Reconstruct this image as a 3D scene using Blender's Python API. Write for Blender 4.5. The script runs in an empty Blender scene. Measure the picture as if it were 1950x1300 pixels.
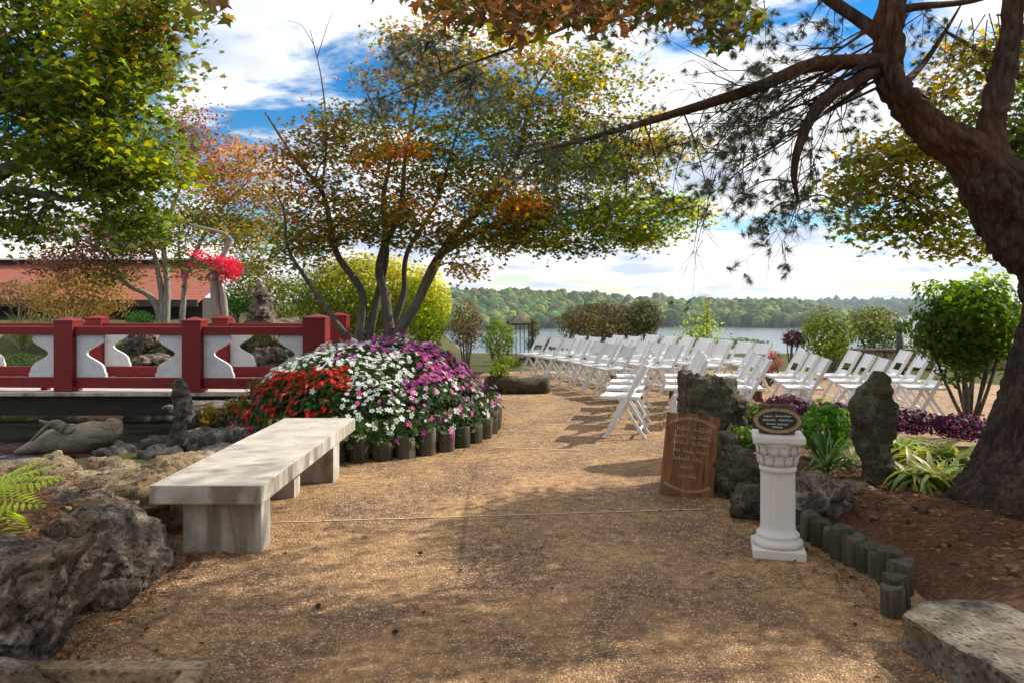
import bpy, bmesh, math, random
import numpy as np
from mathutils import Vector, Matrix, noise
R = math.radians
random.seed(7); rng = np.random.default_rng(7)
scene = bpy.context.scene
COL = scene.collection

# ------------------------------------------------------------------ camera, sky, sun, exposure
EYE = 1.45; FPX = 1450.0; HOR = 580.0
cam = bpy.data.cameras.new('camera'); cam_o = bpy.data.objects.new('camera', cam); COL.objects.link(cam_o)
cam_o.location = (0, 0, EYE); cam_o.rotation_euler = (R(90), 0, 0)
cam.sensor_width = 36; cam.lens = FPX / 1950 * 36; cam.shift_y = -70 / 1950
cam.clip_start = 0.05; cam.clip_end = 9000
scene.camera = cam_o
SUN_AZ, SUN_EL = R(62), R(37)            # azimuth from +Y towards +X
world = bpy.data.worlds.new('World'); scene.world = world; world.use_nodes = True
SKY_STRENGTH = 0.10; CLOUD_RADIANCE = 8.4
sun = bpy.data.lights.new('sun', 'SUN'); sun.energy = 5.0; sun.angle = R(0.53); sun.color = (1.0, 0.93, 0.80)
sun_o = bpy.data.objects.new('sun', sun); COL.objects.link(sun_o)
sdir = Vector((math.sin(SUN_AZ) * math.cos(SUN_EL), math.cos(SUN_AZ) * math.cos(SUN_EL), math.sin(SUN_EL)))
sun_o.rotation_euler = sdir.to_track_quat('Z', 'Y').to_euler()
sun_o.location = (20, 12, 20)
scene.view_settings.view_transform = 'Standard'; scene.view_settings.look = 'None'
scene.view_settings.exposure = 0.5; scene.view_settings.gamma = 1; scene.view_settings.use_curve_mapping = False
scene.render.engine = 'CYCLES'
cy = scene.cycles
cy.use_denoising = True; cy.use_adaptive_sampling = True; cy.adaptive_threshold = 0.025; cy.max_bounces = 6; cy.diffuse_bounces = 3; cy.glossy_bounces = 2; cy.transmission_bounces = 4
cy.volume_bounces = 0; cy.transparent_max_bounces = 4; cy.caustics_reflective = False; cy.caustics_refractive = False
cy.sample_clamp_indirect = 6

# ------------------------------------------------------------------ node helpers
class NT:
    def __init__(s, tree): s.t = tree; s.t.nodes.clear()
    def n(s, typ, ins=None, **kw):
        nd = s.t.nodes.new(typ)
        for k, v in kw.items(): setattr(nd, k, v)
        for k, v in (ins or {}).items():
            sock = nd.inputs[k]
            if isinstance(v, bpy.types.NodeSocket): s.t.links.new(v, sock)
            else: sock.default_value = v
        return nd
    def math(s, op, a, b=0.0, c=None, clamp=False):
        nd = s.n('ShaderNodeMath', operation=op, use_clamp=clamp)
        for i, v in enumerate((a, b) if c is None else (a, b, c)):
            if isinstance(v, bpy.types.NodeSocket): s.t.links.new(v, nd.inputs[i])
            else: nd.inputs[i].default_value = v
        return nd.outputs[0]
    def ramp(s, fac, stops, interp='LINEAR'):
        nd = s.n('ShaderNodeValToRGB', {0: fac}); cr = nd.color_ramp; cr.interpolation = interp
        while len(cr.elements) < len(stops): cr.elements.new(0.5)
        for e, (p, c) in zip(cr.elements, stops):
            e.position = p; e.color = (*c, 1) if len(c) == 3 else c
        return nd.outputs[0]
    def mix(s, fac, a, b, mode='MIX'):
        nd = s.n('ShaderNodeMix', data_type='RGBA', blend_type=mode)
        for i, v in ((0, fac), (6, a), (7, b)):
            if isinstance(v, bpy.types.NodeSocket): s.t.links.new(v, nd.inputs[i])
            else: nd.inputs[i].default_value = (*v, 1) if isinstance(v, tuple) and len(v) == 3 else v
        return nd.outputs[2]
    def noise(s, vec, scale, detail=4, rough=0.55, dist=0.0):
        nd = s.n('ShaderNodeTexNoise', {'Scale': scale, 'Detail': detail, 'Roughness': rough, 'Distortion': dist})
        if vec is not None: s.t.links.new(vec, nd.inputs['Vector'])
        return nd.outputs[0]
    def voro(s, vec, scale, feature='F1', out='Distance', rnd=1.0):
        nd = s.n('ShaderNodeTexVoronoi', {'Scale': scale, 'Randomness': rnd}, feature=feature)
        if vec is not None: s.t.links.new(vec, nd.inputs['Vector'])
        return nd.outputs[out]

def new_mat(name):
    m = bpy.data.materials.new(name); m.use_nodes = True
    return m, NT(m.node_tree)
def finish(t, color, rough=0.8, bump=None, bstr=0.5, bdist=0.02, spec=0.3, coat=0.0):
    p = t.n('ShaderNodeBsdfPrincipled', {'Roughness': rough})
    p.inputs['Specular IOR Level'].default_value = spec
    p.inputs['Coat Weight'].default_value = coat
    if isinstance(color, tuple): p.inputs['Base Color'].default_value = (*color, 1)
    else: t.t.links.new(color, p.inputs['Base Color'])
    if bump is not None:
        b = t.n('ShaderNodeBump', {'Strength': bstr, 'Distance': bdist, 'Height': bump})
        t.t.links.new(b.outputs[0], p.inputs['Normal'])
    o = t.n('ShaderNodeOutputMaterial', {'Surface': p.outputs[0]})
    return p
def pos_of(t, obj=False):
    if obj: return t.n('ShaderNodeTexCoord').outputs['Object']
    return t.n('ShaderNodeNewGeometry').outputs['Position']
def scaled(t, vec, s):
    return t.n('ShaderNodeVectorMath', {0: vec, 1: s}, operation='MULTIPLY').outputs[0]

# ------------------------------------------------------------------ sky with broken cloud
t = NT(world.node_tree)
sky = t.n('ShaderNodeTexSky', sky_type='NISHITA'); sky.sun_disc = False
sky.sun_elevation = SUN_EL; sky.sun_rotation = SUN_AZ; sky.air_density = 1.0; sky.dust_density = 0.15; sky.ozone_density = 3.0
hs = t.n('ShaderNodeHueSaturation', {'Saturation': 1.5, 'Value': 1.0, 'Color': sky.outputs[0]}).outputs[0]
d = t.n('ShaderNodeTexCoord').outputs['Generated']
sx = t.n('ShaderNodeSeparateXYZ', {0: d})
den = t.math('ADD', t.math('MAXIMUM', sx.outputs[2], 0.0), 0.13)
u = t.math('DIVIDE', sx.outputs[0], den); v = t.math('DIVIDE', sx.outputs[1], den)
cv = t.n('ShaderNodeCombineXYZ', {0: u, 1: v, 2: 3.7}).outputs[0]
n1 = t.noise(cv, 0.9, 7, 0.55, 0.35)
n2 = t.noise(cv, 2.6, 6, 0.6, 0.2)
cover = t.math('ADD', n1, t.math('MULTIPLY', t.math('SUBTRACT', n2, 0.5), 0.25))
cover = t.math('ADD', cover, t.math('MULTIPLY', t.math('MULTIPLY', t.math('SUBTRACT', 0.16, sx.outputs[2], clamp=True), 6.0, clamp=True), 0.005))
mask = t.ramp(cover, [(0.385, (0, 0, 0)), (0.475, (1, 1, 1))], 'EASE')
shade = t.ramp(t.noise(cv, 1.7, 5, 0.5, 0.1), [(0.36, (0.62, 0.69, 0.84)), (0.50, (1, 1, 1))])
cloud = t.n('ShaderNodeVectorMath', {0: shade, 1: (CLOUD_RADIANCE,) * 3}, operation='MULTIPLY').outputs[0]
skyc = t.mix(mask, hs, cloud)
bg = t.n('ShaderNodeBackground', {'Color': skyc, 'Strength': SKY_STRENGTH})
t.n('ShaderNodeOutputWorld', {'Surface': bg.outputs[0]})

# ------------------------------------------------------------------ geometry helpers
def at(px, py, Y):
    return Vector(((px - 975) / FPX * Y, Y, EYE - (py - HOR) / FPX * Y))
def gp(px, py, z=0.0):
    return at(px, py, FPX * (EYE - z) / (py - HOR))
def link(o, parent=None):
    COL.objects.link(o)
    if parent is not None: o.parent = parent
    return o
def tag(o, label=None, cat=None, group=None, kind=None):
    for k, v in (('label', label), ('category', cat), ('group', group), ('kind', kind)):
        if v: o[k] = v
    return o
def empty(name, loc=(0, 0, 0), rz=0.0):
    o = bpy.data.objects.new(name, None); o.location = loc; o.rotation_euler = (0, 0, rz); o.empty_display_size = 0.1
    return link(o)
def mesh_obj(name, vs, fs, mat, parent=None, smooth=False, loc=(0, 0, 0)):
    me = bpy.data.meshes.new(name); me.from_pydata([tuple(v) for v in vs], [], fs); me.update()
    if smooth: me.polygons.foreach_set('use_smooth', [True] * len(me.polygons))
    if mat is not None: me.materials.append(mat)
    o = bpy.data.objects.new(name, me); o.location = loc
    return link(o, parent)
def bm_obj(name, bm, mat, parent=None, smooth=False, loc=(0, 0, 0), bevel=0.0, seg=2):
    if bevel > 0:
        bmesh.ops.bevel(bm, geom=[e for e in bm.edges if e.calc_face_angle(0) > 0.6], offset=bevel, segments=seg, affect='EDGES', profile=0.6)
    bmesh.ops.recalc_face_normals(bm, faces=bm.faces)
    me = bpy.data.meshes.new(name); bm.to_mesh(me); bm.free()
    if smooth: me.polygons.foreach_set('use_smooth', [True] * len(me.polygons))
    me.materials.append(mat)
    o = bpy.data.objects.new(name, me); o.location = loc
    return link(o, parent)
def add_box(bm, lo, hi):
    r = bmesh.ops.create_cube(bm, size=1)
    for v in r['verts']:
        v.co = Vector([lo[i] + (v.co[i] + 0.5) * (hi[i] - lo[i]) for i in range(3)])
    return r['verts']
def add_bar(bm, a, b, w, h, up=Vector((0, 0, 1))):
    a, b = Vector(a), Vector(b); d = b - a; L = d.length; d.normalize()
    s = d.cross(up); s = s.normalized() if s.length > 1e-4 else Vector((1, 0, 0)); u = s.cross(d)
    vs = add_box(bm, (-.5, -.5, 0), (.5, .5, 1))
    for v in vs: v.co = a + s * v.co.x * w + u * v.co.y * h + d * v.co.z * L
def box_obj(name, lo, hi, mat, parent=None, bevel=0.006):
    bm = bmesh.new(); add_box(bm, lo, hi); return bm_obj(name, bm, mat, parent, bevel=bevel)

def catmull(pts, rad, n=5):
    pts = [Vector(p) for p in pts]; P = [pts[0] * 2 - pts[1]] + pts + [pts[-1] * 2 - pts[-2]]
    out, rr = [], []
    for i in range(1, len(P) - 2):
        for k in range(n):
            q = k / n; a, b, c, e = P[i - 1], P[i], P[i + 1], P[i + 2]
            out.append(0.5 * ((2 * b) + (c - a) * q + (2 * a - 5 * b + 4 * c - e) * q * q + (3 * b - a - 3 * c + e) * q ** 3))
            rr.append(rad[i - 1] + (rad[i] - rad[i - 1]) * q)
    out.append(pts[-1]); rr.append(rad[-1])
    return out, rr
class Tubes:
    def __init__(s): s.v = []; s.f = []
    def add(s, pts, rad, sides=6, wob=0.0, cap=True, ridge=0.0):
        base = len(s.v); n = len(pts); prev = None
        for i, p in enumerate(pts):
            d = (pts[min(i + 1, n - 1)] - pts[max(i - 1, 0)])
            d = d.normalized() if d.length > 1e-6 else Vector((0, 0, 1))
            if prev is None:
                a = d.cross(Vector((0.3, 0.2, 1))) if abs(d.z) < .9 else d.cross(Vector((1, 0, 0)))
            else: a = prev - d * prev.dot(d)
            a.normalize(); prev = a; b = d.cross(a)
            for k in range(sides):
                th = 2 * math.pi * k / sides
                r = rad[i]
                if wob: r *= 1 + wob * noise.noise(Vector((p.x * 3 + math.cos(th) * 1.3, p.y * 3 + math.sin(th) * 1.3, p.z * 3))) 
                if ridge:
                    w_ = p + (a * math.cos(th) + b * math.sin(th)) * r; w_ = Vector((w_.x * 14, w_.y * 14, w_.z * 6)); w_ += Vector((noise.noise(w_ * .6), noise.noise(w_ * .6 + Vector((5, 0, 0))), noise.noise(w_ * .6 + Vector((0, 5, 0))))) * .5
                    vd = noise.voronoi(w_)[0]; r += ridge * (min(1, (vd[1] - vd[0]) / .35) - 1) + ridge * .35 * noise.fractal(w_ * 1.5, 1, 2, 3)
                s.v.append(p + (a * math.cos(th) + b * math.sin(th)) * r)
        for i in range(n - 1):
            for k in range(sides):
                k2 = (k + 1) % sides
                s.f.append((base + i * sides + k, base + i * sides + k2, base + (i + 1) * sides + k2, base + (i + 1) * sides + k))
        if cap: s.f.append(tuple(base + (n - 1) * sides + k for k in range(sides))); s.f.append(tuple(base + k for k in reversed(range(sides))))
    def obj(s, name, mat, parent=None): return mesh_obj(name, s.v, s.f, mat, parent, smooth=True)

# leaf clouds ------------------------------------------------------
MAPLE = np.array([(0, 0, 0), (-.30, -.06, -.02), (-.24, .12, .02), (-.56, .30, -.06), (-.22, .42, .03), (0, 1, -.08), (.22, .42, .03), (.56, .30, -.06), (.24, .12, .02), (.30, -.06, -.02)], float)
MAPLE[:, :2] -= (0, .35)
DIAMOND = np.array([(0, -.5, 0), (.26, 0, .05), (0, .5, 0), (-.26, 0, .05)], float)
OVAL = np.array([(0, -.5, -.02), (.2, -.25, .03), (.24, .1, .04), (0, .5, -.04), (-.24, .1, .04), (-.2, -.25, .03)], float)
def rand_unit(n):
    a = rng.normal(size=(n, 3)); return a / np.linalg.norm(a, axis=1, keepdims=True)
def leaf_cloud(name, tmpl, pos, size, cols, mat, parent=None, upbias=0.8, normals=None, kind=None):
    N = len(pos); K = len(tmpl)
    nrm = rand_unit(N) * 0.75 + np.array((0, 0, upbias)) if normals is None else normals + rand_unit(N) * 0.45
    nrm /= np.linalg.norm(nrm, axis=1, keepdims=True) + 1e-9
    tt = np.cross(nrm, rand_unit(N)); tt /= np.linalg.norm(tt, axis=1, keepdims=True) + 1e-9
    bb = np.cross(nrm, tt)
    size = np.broadcast_to(np.asarray(size, float), (N,))
    V = (tt[:, None, :] * tmpl[None, :, 0, None] + bb[:, None, :] * tmpl[None, :, 1, None] + nrm[:, None, :] * tmpl[None, :, 2, None]) * size[:, None, None] + pos[:, None, :]
    me = bpy.data.meshes.new(name)
    me.vertices.add(N * K); me.vertices.foreach_set('co', V.reshape(-1).astype(np.float32))
    me.loops.add(N * K); me.loops.foreach_set('vertex_index', np.arange(N * K, dtype=np.int32))
    me.polygons.add(N); me.polygons.foreach_set('loop_start', np.arange(0, N * K, K, dtype=np.int32))
    me.update(calc_edges=True)
    ca = me.color_attributes.new('Col', 'FLOAT_COLOR', 'POINT')
    cc = np.ones((N, K, 4), np.float32); cc[:, :, :3] = cols[:, None, :]
    ca.data.foreach_set('color', cc.reshape(-1))
    me.materials.append(mat)
    o = bpy.data.objects.new(name, me)
    if kind: o['kind'] = kind
    return link(o, parent)
def pal(colors, n, jit=0.25, weights=None):
    c = np.array(colors, float); w = None if weights is None else np.array(weights) / np.sum(weights)
    out = c[rng.choice(len(c), n, p=w)]
    return np.clip(out * (1 + rng.normal(0, jit, (n, 1))) * (1 + rng.normal(0, .08, (n, 3))), 0.004, 0.9)
def in_ball(n, shell=0.0):
    d = rand_unit(n); r = (shell + (1 - shell) * rng.random((n, 1))) ** (1 / 3 if shell == 0 else .7)
    return d * r

# ------------------------------------------------------------------ materials
def leaf_material(name, trans=0.45, gloss=0.25):
    m, t = new_mat(name)
    a = t.n('ShaderNodeAttribute', attribute_name='Col').outputs['Color']
    p = t.n('ShaderNodeBsdfPrincipled', {'Base Color': a, 'Roughness': 0.55}); p.inputs['Specular IOR Level'].default_value = gloss
    tc = t.n('ShaderNodeHueSaturation', {'Saturation': 1.08, 'Value': 1.75, 'Color': a}).outputs[0]
    tr = t.n('ShaderNodeBsdfTranslucent', {'Color': tc})
    mx = t.n('ShaderNodeMixShader', {0: trans, 1: p.outputs[0], 2: tr.outputs[0]})
    t.n('ShaderNodeOutputMaterial', {'Surface': mx.outputs[0]})
    return m
M = {}
M['leaf'] = leaf_material('leaf_blades', .5, .12)
M['needle'] = leaf_material('pine_needles', .25, .3)
M['petal'] = leaf_material('flower_petals', .35, .1)
def plain_leaf(name, col, trans=.4):
    m, t = new_mat(name)
    n = t.noise(pos_of(t, True), 9, 3)
    c = t.mix(n, tuple(x * .7 for x in col), tuple(x * 1.3 for x in col))
    p = t.n('ShaderNodeBsdfPrincipled', {'Base Color': c, 'Roughness': .45}); p.inputs['Specular IOR Level'].default_value = .35
    tr = t.n('ShaderNodeBsdfTranslucent', {'Color': t.n('ShaderNodeHueSaturation', {'Value': 1.6, 'Color': c}).outputs[0]})
    mx = t.n('ShaderNodeMixShader', {0: trans, 1: p.outputs[0], 2: tr.outputs[0]})
    t.n('ShaderNodeOutputMaterial', {'Surface': mx.outputs[0]})
    return m
def bark(name, dark, light, scale=18, stretch=.22, bstr=.9):
    m, t = new_mat(name); p = pos_of(t)
    v = scaled(t, p, (1, 1, stretch))
    n = t.noise(v, scale, 6, .65, .6); n2 = t.noise(p, 3.0, 4)
    c = t.mix(t.ramp(n, [(.38, (0, 0, 0)), (.62, (1, 1, 1))]), dark, light)
    c = t.mix(t.math('MULTIPLY', n2, .5), c, tuple(x * .8 for x in light))
    finish(t, c, .9, n, bstr, .03, .2); return m
M['maple_bark'] = bark('maple_bark', (.045, .038, .034), (.16, .14, .12), 22, .2)
M['grey_bark'] = bark('weathered_bark', (.13, .11, .09), (.34, .31, .27), 26, .15)
def pine_bark():
    m, t = new_mat('pine_bark'); p = pos_of(t)
    q = scaled(t, p, (1, 1, .35))
    a = t.noise(q, 34, 8, .7, .3); b = t.noise(q, 9, 5, .6, .2); n = t.noise(p, 2.6, 4, .6)
    c = t.ramp(a, [(.30, (.020, .015, .013)), (.46, (.065, .047, .038)), (.62, (.13, .096, .076)), (.75, (.21, .165, .135))])
    c = t.mix(t.ramp(b, [(.35, (.7, .7, .7)), (.6, (0, 0, 0))]), c, (.030, .021, .017))
    z = t.n('ShaderNodeSeparateXYZ', {0: p}).outputs[2]
    red = t.math('MULTIPLY', t.ramp(t.math('DIVIDE', z, 4.0), [(.46, (0, 0, 0)), (.60, (1, 1, 1))]), t.ramp(n, [(.42, (0, 0, 0)), (.6, (1, 1, 1))]))
    c = t.mix(t.math('MULTIPLY', red, .30), c, (.20, .075, .038))
    finish(t, c, .92, t.math('ADD', a, b), 1.0, .03, .12); return m
M['pine_bark'] = pine_bark()
def gravel():
    m, t = new_mat('exposed_aggregate'); p = pos_of(t)
    wob = t.n('ShaderNodeVectorMath', {0: p, 1: t.n('ShaderNodeVectorMath', {0: t.n('ShaderNodeTexNoise', {'Scale': 40.0}).outputs['Color'], 1: (.012,) * 3}, operation='MULTIPLY').outputs[0]}, operation='ADD').outputs[0]
    vc = t.n('ShaderNodeTexVoronoi', {'Scale': 88.0, 'Vector': wob})
    vd = vc.outputs['Distance']; rc = t.n('ShaderNodeSeparateColor', {0: vc.outputs['Color']})
    c = t.ramp(rc.outputs[0], [(0, (.06, .040, .034)), (.22, (.20, .12, .072)), (.55, (.42, .255, .135)), (.82, (.60, .40, .22)), (1, (.84, .72, .56))])
    c = t.mix(t.ramp(vd, [(.22, (0, 0, 0)), (.60, (1, 1, 1))]), c, (.15, .088, .050))
    big = t.noise(p, 1.3, 6, .62, .5); c = t.mix(t.ramp(big, [(.38, (0, 0, 0)), (.66, (.55, .55, .55))]), c, (.56, .345, .15))
    st = t.noise(p, 4.2, 7, .72); c = t.mix(t.ramp(st, [(.5, (0, 0, 0)), (.72, (.55, .55, .55))]), c, (.105, .068, .048))
    med = t.noise(p, 15, 5, .65)
    c = t.mix(1.0, c, t.ramp(med, [(.32, (.55, .53, .53)), (.68, (1.35, 1.3, 1.22))]), 'MULTIPLY')
    c = t.n('ShaderNodeHueSaturation', {'Saturation': .97, 'Value': 1.04, 'Color': c}).outputs[0]
    cr = t.voro(t.n('ShaderNodeVectorMath', {0: p, 1: t.n('ShaderNodeVectorMath', {0: t.n('ShaderNodeTexNoise', {'Scale': 2.5, 'Detail': 6.0}).outputs['Color'], 1: (.5,) * 3}, operation='MULTIPLY').outputs[0]}, operation='ADD').outputs[0], .42, 'DISTANCE_TO_EDGE')
    c = t.mix(t.ramp(cr, [(.0, (.55, .55, .55)), (.006, (0, 0, 0))]), c, (.08, .05, .035))
    h = t.math('ADD', t.math('MULTIPLY', vd, -1.0), t.math('MULTIPLY', t.noise(p, 12, 3), .5))
    finish(t, c, .78, h, 1.0, .008, .25); return m
M['gravel'] = gravel()
def mulch(name, a, b, c3):
    m, t = new_mat(name); p = pos_of(t)
    n = t.noise(scaled(t, p, (1, 1, 1)), 26, 8, .75, 1.2); n2 = t.noise(p, 4, 5, .6)
    c = t.ramp(n, [(.3, a), (.52, b), (.7, c3)])
    c = t.mix(t.ramp(n2, [(.45, (0, 0, 0)), (.7, (.6, .6, .6))]), c, tuple(x * .55 for x in b))
    finish(t, c, .95, n, 1.0, .03, .1); return m
M['mulch'] = mulch('pine_straw_mulch', (.05, .027, .018), (.20, .105, .065), (.40, .24, .155))
M['soil'] = mulch('garden_soil', (.03, .022, .014), (.10, .075, .04), (.19, .15, .08))
def stone(name, dark, mid, light, tint=None, sc=1.0, moss=0.0):
    m, t = new_mat(name); p = pos_of(t)
    n = t.noise(p, 9 * sc, 8, .68, .5); pit = t.voro(p, 34 * sc); f = t.noise(p, 70 * sc, 4, .7)
    c = t.ramp(n, [(.3, dark), (.5, mid), (.68, light)])
    c = t.mix(t.math('MULTIPLY', t.ramp(pit, [(.12, (1, 1, 1)), (.38, (0, 0, 0))]), .6), c, tuple(x * .4 for x in dark))
    c = t.mix(t.ramp(t.noise(p, 2.4 * sc, 4), [(.5, (0, 0, 0)), (.66, (.7, .7, .7))]), c, tint or mid)
    c = t.mix(1.0, c, t.ramp(f, [(.25, (.5, .5, .5)), (.75, (1.4, 1.4, 1.4))]), 'MULTIPLY')
    if moss:
        g = t.n('ShaderNodeNewGeometry').outputs['Normal']; up = t.n('ShaderNodeSeparateXYZ', {0: g}).outputs[2]
        mm = t.math('MULTIPLY', t.ramp(t.noise(p, 6, 5), [(.45, (0, 0, 0)), (.6, (1, 1, 1))]), moss)
        c = t.mix(mm, c, (.075, .085, .025))
    h = t.math('ADD', t.math('ADD', n, t.math('MULTIPLY', f, .35)), t.math('MULTIPLY', t.ramp(pit, [(0, (0, 0, 0)), (.35, (1, 1, 1))]), .4))
    finish(t, c, .92, h, 1.0, .035, .2); return m
M['rock'] = stone('weathered_limestone', (.026, .021, .019), (.13, .105, .088), (.40, .35, .29), (.17, .12, .075))
M['rock_tan'] = stone('tan_limestone', (.07, .05, .033), (.24, .185, .12), (.44, .36, .25), (.25, .17, .085))
M['rock_dark'] = stone('dark_wet_rock', (.018, .016, .015), (.07, .062, .056), (.20, .18, .165), (.05, .05, .045))
M['rock_moss'] = stone('mossy_boulder', (.02, .017, .014), (.085, .07, .054), (.22, .19, .15), (.07, .058, .036), 1.0, .45)
M['slab'] = stone('flat_flagstone', (.08, .068, .054), (.18, .155, .125), (.30, .265, .22), (.22, .15, .075), .8)
def concrete():
    m, t = new_mat('cast_concrete'); p = pos_of(t)
    n = t.noise(p, 5, 6, .6, .4); f = t.noise(p, 90, 4, .7)
    st = t.noise(scaled(t, p, (5, 5, .9)), 1.0, 5, .6, .5)
    c = t.ramp(n, [(.3, (.32, .29, .25)), (.7, (.55, .51, .455))])
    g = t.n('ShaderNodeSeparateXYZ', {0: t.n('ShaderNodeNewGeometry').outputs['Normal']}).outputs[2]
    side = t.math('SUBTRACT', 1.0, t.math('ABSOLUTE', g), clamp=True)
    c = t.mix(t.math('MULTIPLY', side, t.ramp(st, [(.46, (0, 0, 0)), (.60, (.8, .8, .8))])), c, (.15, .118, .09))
    c = t.mix(1.0, c, t.ramp(f, [(.3, (.85, .85, .85)), (.7, (1.1, 1.1, 1.1))]), 'MULTIPLY')
    finish(t, c, .85, t.math('ADD', f, t.math('MULTIPLY', n, .5)), .35, .006, .25); return m
M['concrete'] = concrete()
def paint(name, col, rough=.45, wear=.15, spec=.4, chip=None):
    m, t = new_mat(name); p = pos_of(t)
    n = t.noise(p, 7, 6, .6, .3); f = t.noise(scaled(t, p, (1, 1, .3)), 45, 3)
    c = t.mix(t.math('MULTIPLY', t.ramp(n, [(.4, (0, 0, 0)), (.75, (1, 1, 1))]), wear * 2), col, tuple(x * .55 for x in col))
    if chip: c = t.mix(t.ramp(t.noise(p, 30, 5, .7), [(.66, (0, 0, 0)), (.70, (.8, .8, .8))]), c, chip)
    finish(t, c, rough, f, .15, .004, spec); return m
M['red'] = paint('bridge_red_paint', (.185, .007, .010), .55, .35, .35, (.11, .03, .025))
M['white'] = paint('white_panel_paint', (.60, .61, .63), .6, .22, .3, (.38, .37, .35))
M['chair'] = paint('white_resin', (.72, .73, .75), .4, .08)
M['plaster'] = paint('white_plaster', (.64, .63, .61), .55, .08)
M['metal_dark'] = paint('dark_metal', (.03, .03, .032), .5, .1)
def wood(name, a, b, scale=6, along=(1, 1, .08), rough=.7):
    m, t = new_mat(name); p = pos_of(t, True)
    n = t.noise(scaled(t, p, along), scale * 6, 6, .6, 1.4); n2 = t.noise(p, 3, 3)
    c = t.mix(t.ramp(n, [(.33, (0, 0, 0)), (.66, (1, 1, 1))]), a, b)
    c = t.mix(t.math('MULTIPLY', n2, .35), c, tuple(x * .6 for x in a))
    finish(t, c, rough, n, .4, .008, .3); return m
M['sign_wood'] = wood('stained_wood', (.085, .030, .010), (.25, .105, .038))
M['sign_wood2'] = wood('stained_wood_light', (.12, .05, .018), (.30, .14, .055))
M['crate'] = wood('crate_wood', (.11, .045, .022), (.26, .13, .07))
M['log_side'] = wood('edging_log', (.04, .034, .025), (.13, .11, .08), 5)
M['log_moss'] = wood('mossy_edging_log', (.026, .026, .014), (.075, .075, .04), 5)
M['drift'] = wood('driftwood', (.10, .08, .06), (.30, .255, .20), 7, (.08, 1, 1))
M['driftpost'] = wood('driftwood_post', (.15, .125, .10), (.36, .32, .27), 7)
M['plaque_rim'] = wood('plaque_wood', (.20, .13, .075), (.42, .31, .20), 6, (1, .1, 1))
M['plaque_bark'] = wood('plaque_bark', (.05, .025, .015), (.12, .065, .04))
M['slate'] = paint('black_slate', (.012, .014, .013), .55, .1)
M['chalk'] = paint('chalk_white', (.55, .53, .50), .9, .1)
M['letter'] = paint('white_lettering', (.50, .42, .37), .8, .35, .3, (.2, .1, .05))
M['tan_edge'] = stone('tan_edging', (.20, .15, .09), (.36, .27, .17), (.46, .37, .25), None, .6)
def water(name, col, rough, bscale, bstr):
    m, t = new_mat(name); p = pos_of(t)
    n = t.noise(p, bscale, 4, .6)
    finish(t, col, rough, n, bstr, .05, .5); return m
M['pond'] = water('pond_water', (.012, .013, .010), .06, 2.2, .10)
M['lake'] = water('lake_water', (.10, .12, .13), .22, .05, .25)
M['grass_ground'] = mulch('rough_ground', (.03, .035, .012), (.08, .085, .03), (.15, .14, .06))
def roof_mat(name, a, b, sc):
    m, t = new_mat(name); p = pos_of(t)
    n = t.noise(p, 3, 5, .6); r = t.n('ShaderNodeTexWave', {'Scale': sc, 'Distortion': .6, 'Vector': p}, wave_type='BANDS', bands_direction='Z').outputs[0]
    c = t.mix(n, a, b); c = t.mix(t.math('MULTIPLY', r, .35), c, tuple(x * .5 for x in a)); finish(t, c, .85, r, .3, .02); return m
M['roof_red'] = roof_mat('red_shingles', (.24, .065, .04), (.33, .115, .07), 2.6)
M['roof_white'] = paint('pale_metal_roof', (.66, .65, .62), .45, .12)
M['brown_wall'] = paint('brown_wall', (.045, .035, .028), .8, .3)
M['beam'] = wood('dark_beam', (.012, .010, .008), (.035, .030, .024), 5, (.08, 1, 1))
M['cream_wall'] = paint('cream_wall', (.30, .26, .20), .8, .3)

# ------------------------------------------------------------------ terrain
def sm(a, b, x):
    q = min(1, max(0, (x - a) / (b - a))); return q * q * (3 - 2 * q)
POND_C, POND_R = (-7.3, 11.7), (4.3, 4.9)
LAKE_Z = -18.0
def ground_z(x, y):
    if y < 60:
        e = (abs((x - POND_C[0]) / POND_R[0]) ** 3 + abs((y - POND_C[1]) / POND_R[1]) ** 3) ** (1 / 3)
        z = -1.1 * (1 - sm(.86, 1.06, e))
        z += .85 * sm(16, 21, y) * sm(-1.5, -5, x) * sm(.95, 1.1, e)
        z += -2.2 * sm(22, 40, y) * sm(-6, 0, x)
        if y > 40: z += -4 * sm(40, 60, y)
        return z
    base = -6.2 * sm(-6, 0, x) + -4 * (1 - sm(-6, 0, x))
    z = base + (LAKE_Z - 8 - base) * sm(60, 260, y)
    # far shore
    shore1 = 600 + 60 * math.sin(x * .011) + 500 * sm(290, 330, x)
    h1 = (22 - 10 * sm(20, 260, x)) * sm(shore1 - 10, shore1 + 190, y) * (1 - sm(275, 335, x))
    z1 = LAKE_Z - 8 + (8 + h1) * sm(shore1 - 20, shore1, y) * (1 - sm(285, 335, x))
    shore2 = 1350
    z2 = LAKE_Z - 8 + (8 + 17 * sm(shore2, shore2 + 300, y)) * sm(shore2 - 30, shore2, y)
    return max(z, z1, z2)
def axis(segs):
    out = []
    for a, b, st in segs:
        k = max(1, round((b - a) / st)); out += [a + (b - a) * i / k for i in range(k)]
    return out + [segs[-1][1]]
xs = axis([(-2500, -700, 300), (-700, -200, 50), (-200, -40, 20), (-40, -13, 3), (-13, 8, .3), (8, 30, 2), (30, 110, 10), (110, 500, 15), (500, 900, 50), (900, 2500, 300)])
ys = axis([(-14, -1, 2), (-1, 22, .3), (22, 60, 2), (60, 260, 14), (260, 560, 50), (560, 900, 12), (900, 1300, 40), (1300, 1800, 25), (1800, 3200, 300)])
vs = [(x, y, ground_z(x, y)) for y in ys for x in xs]
nx = len(xs)
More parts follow.
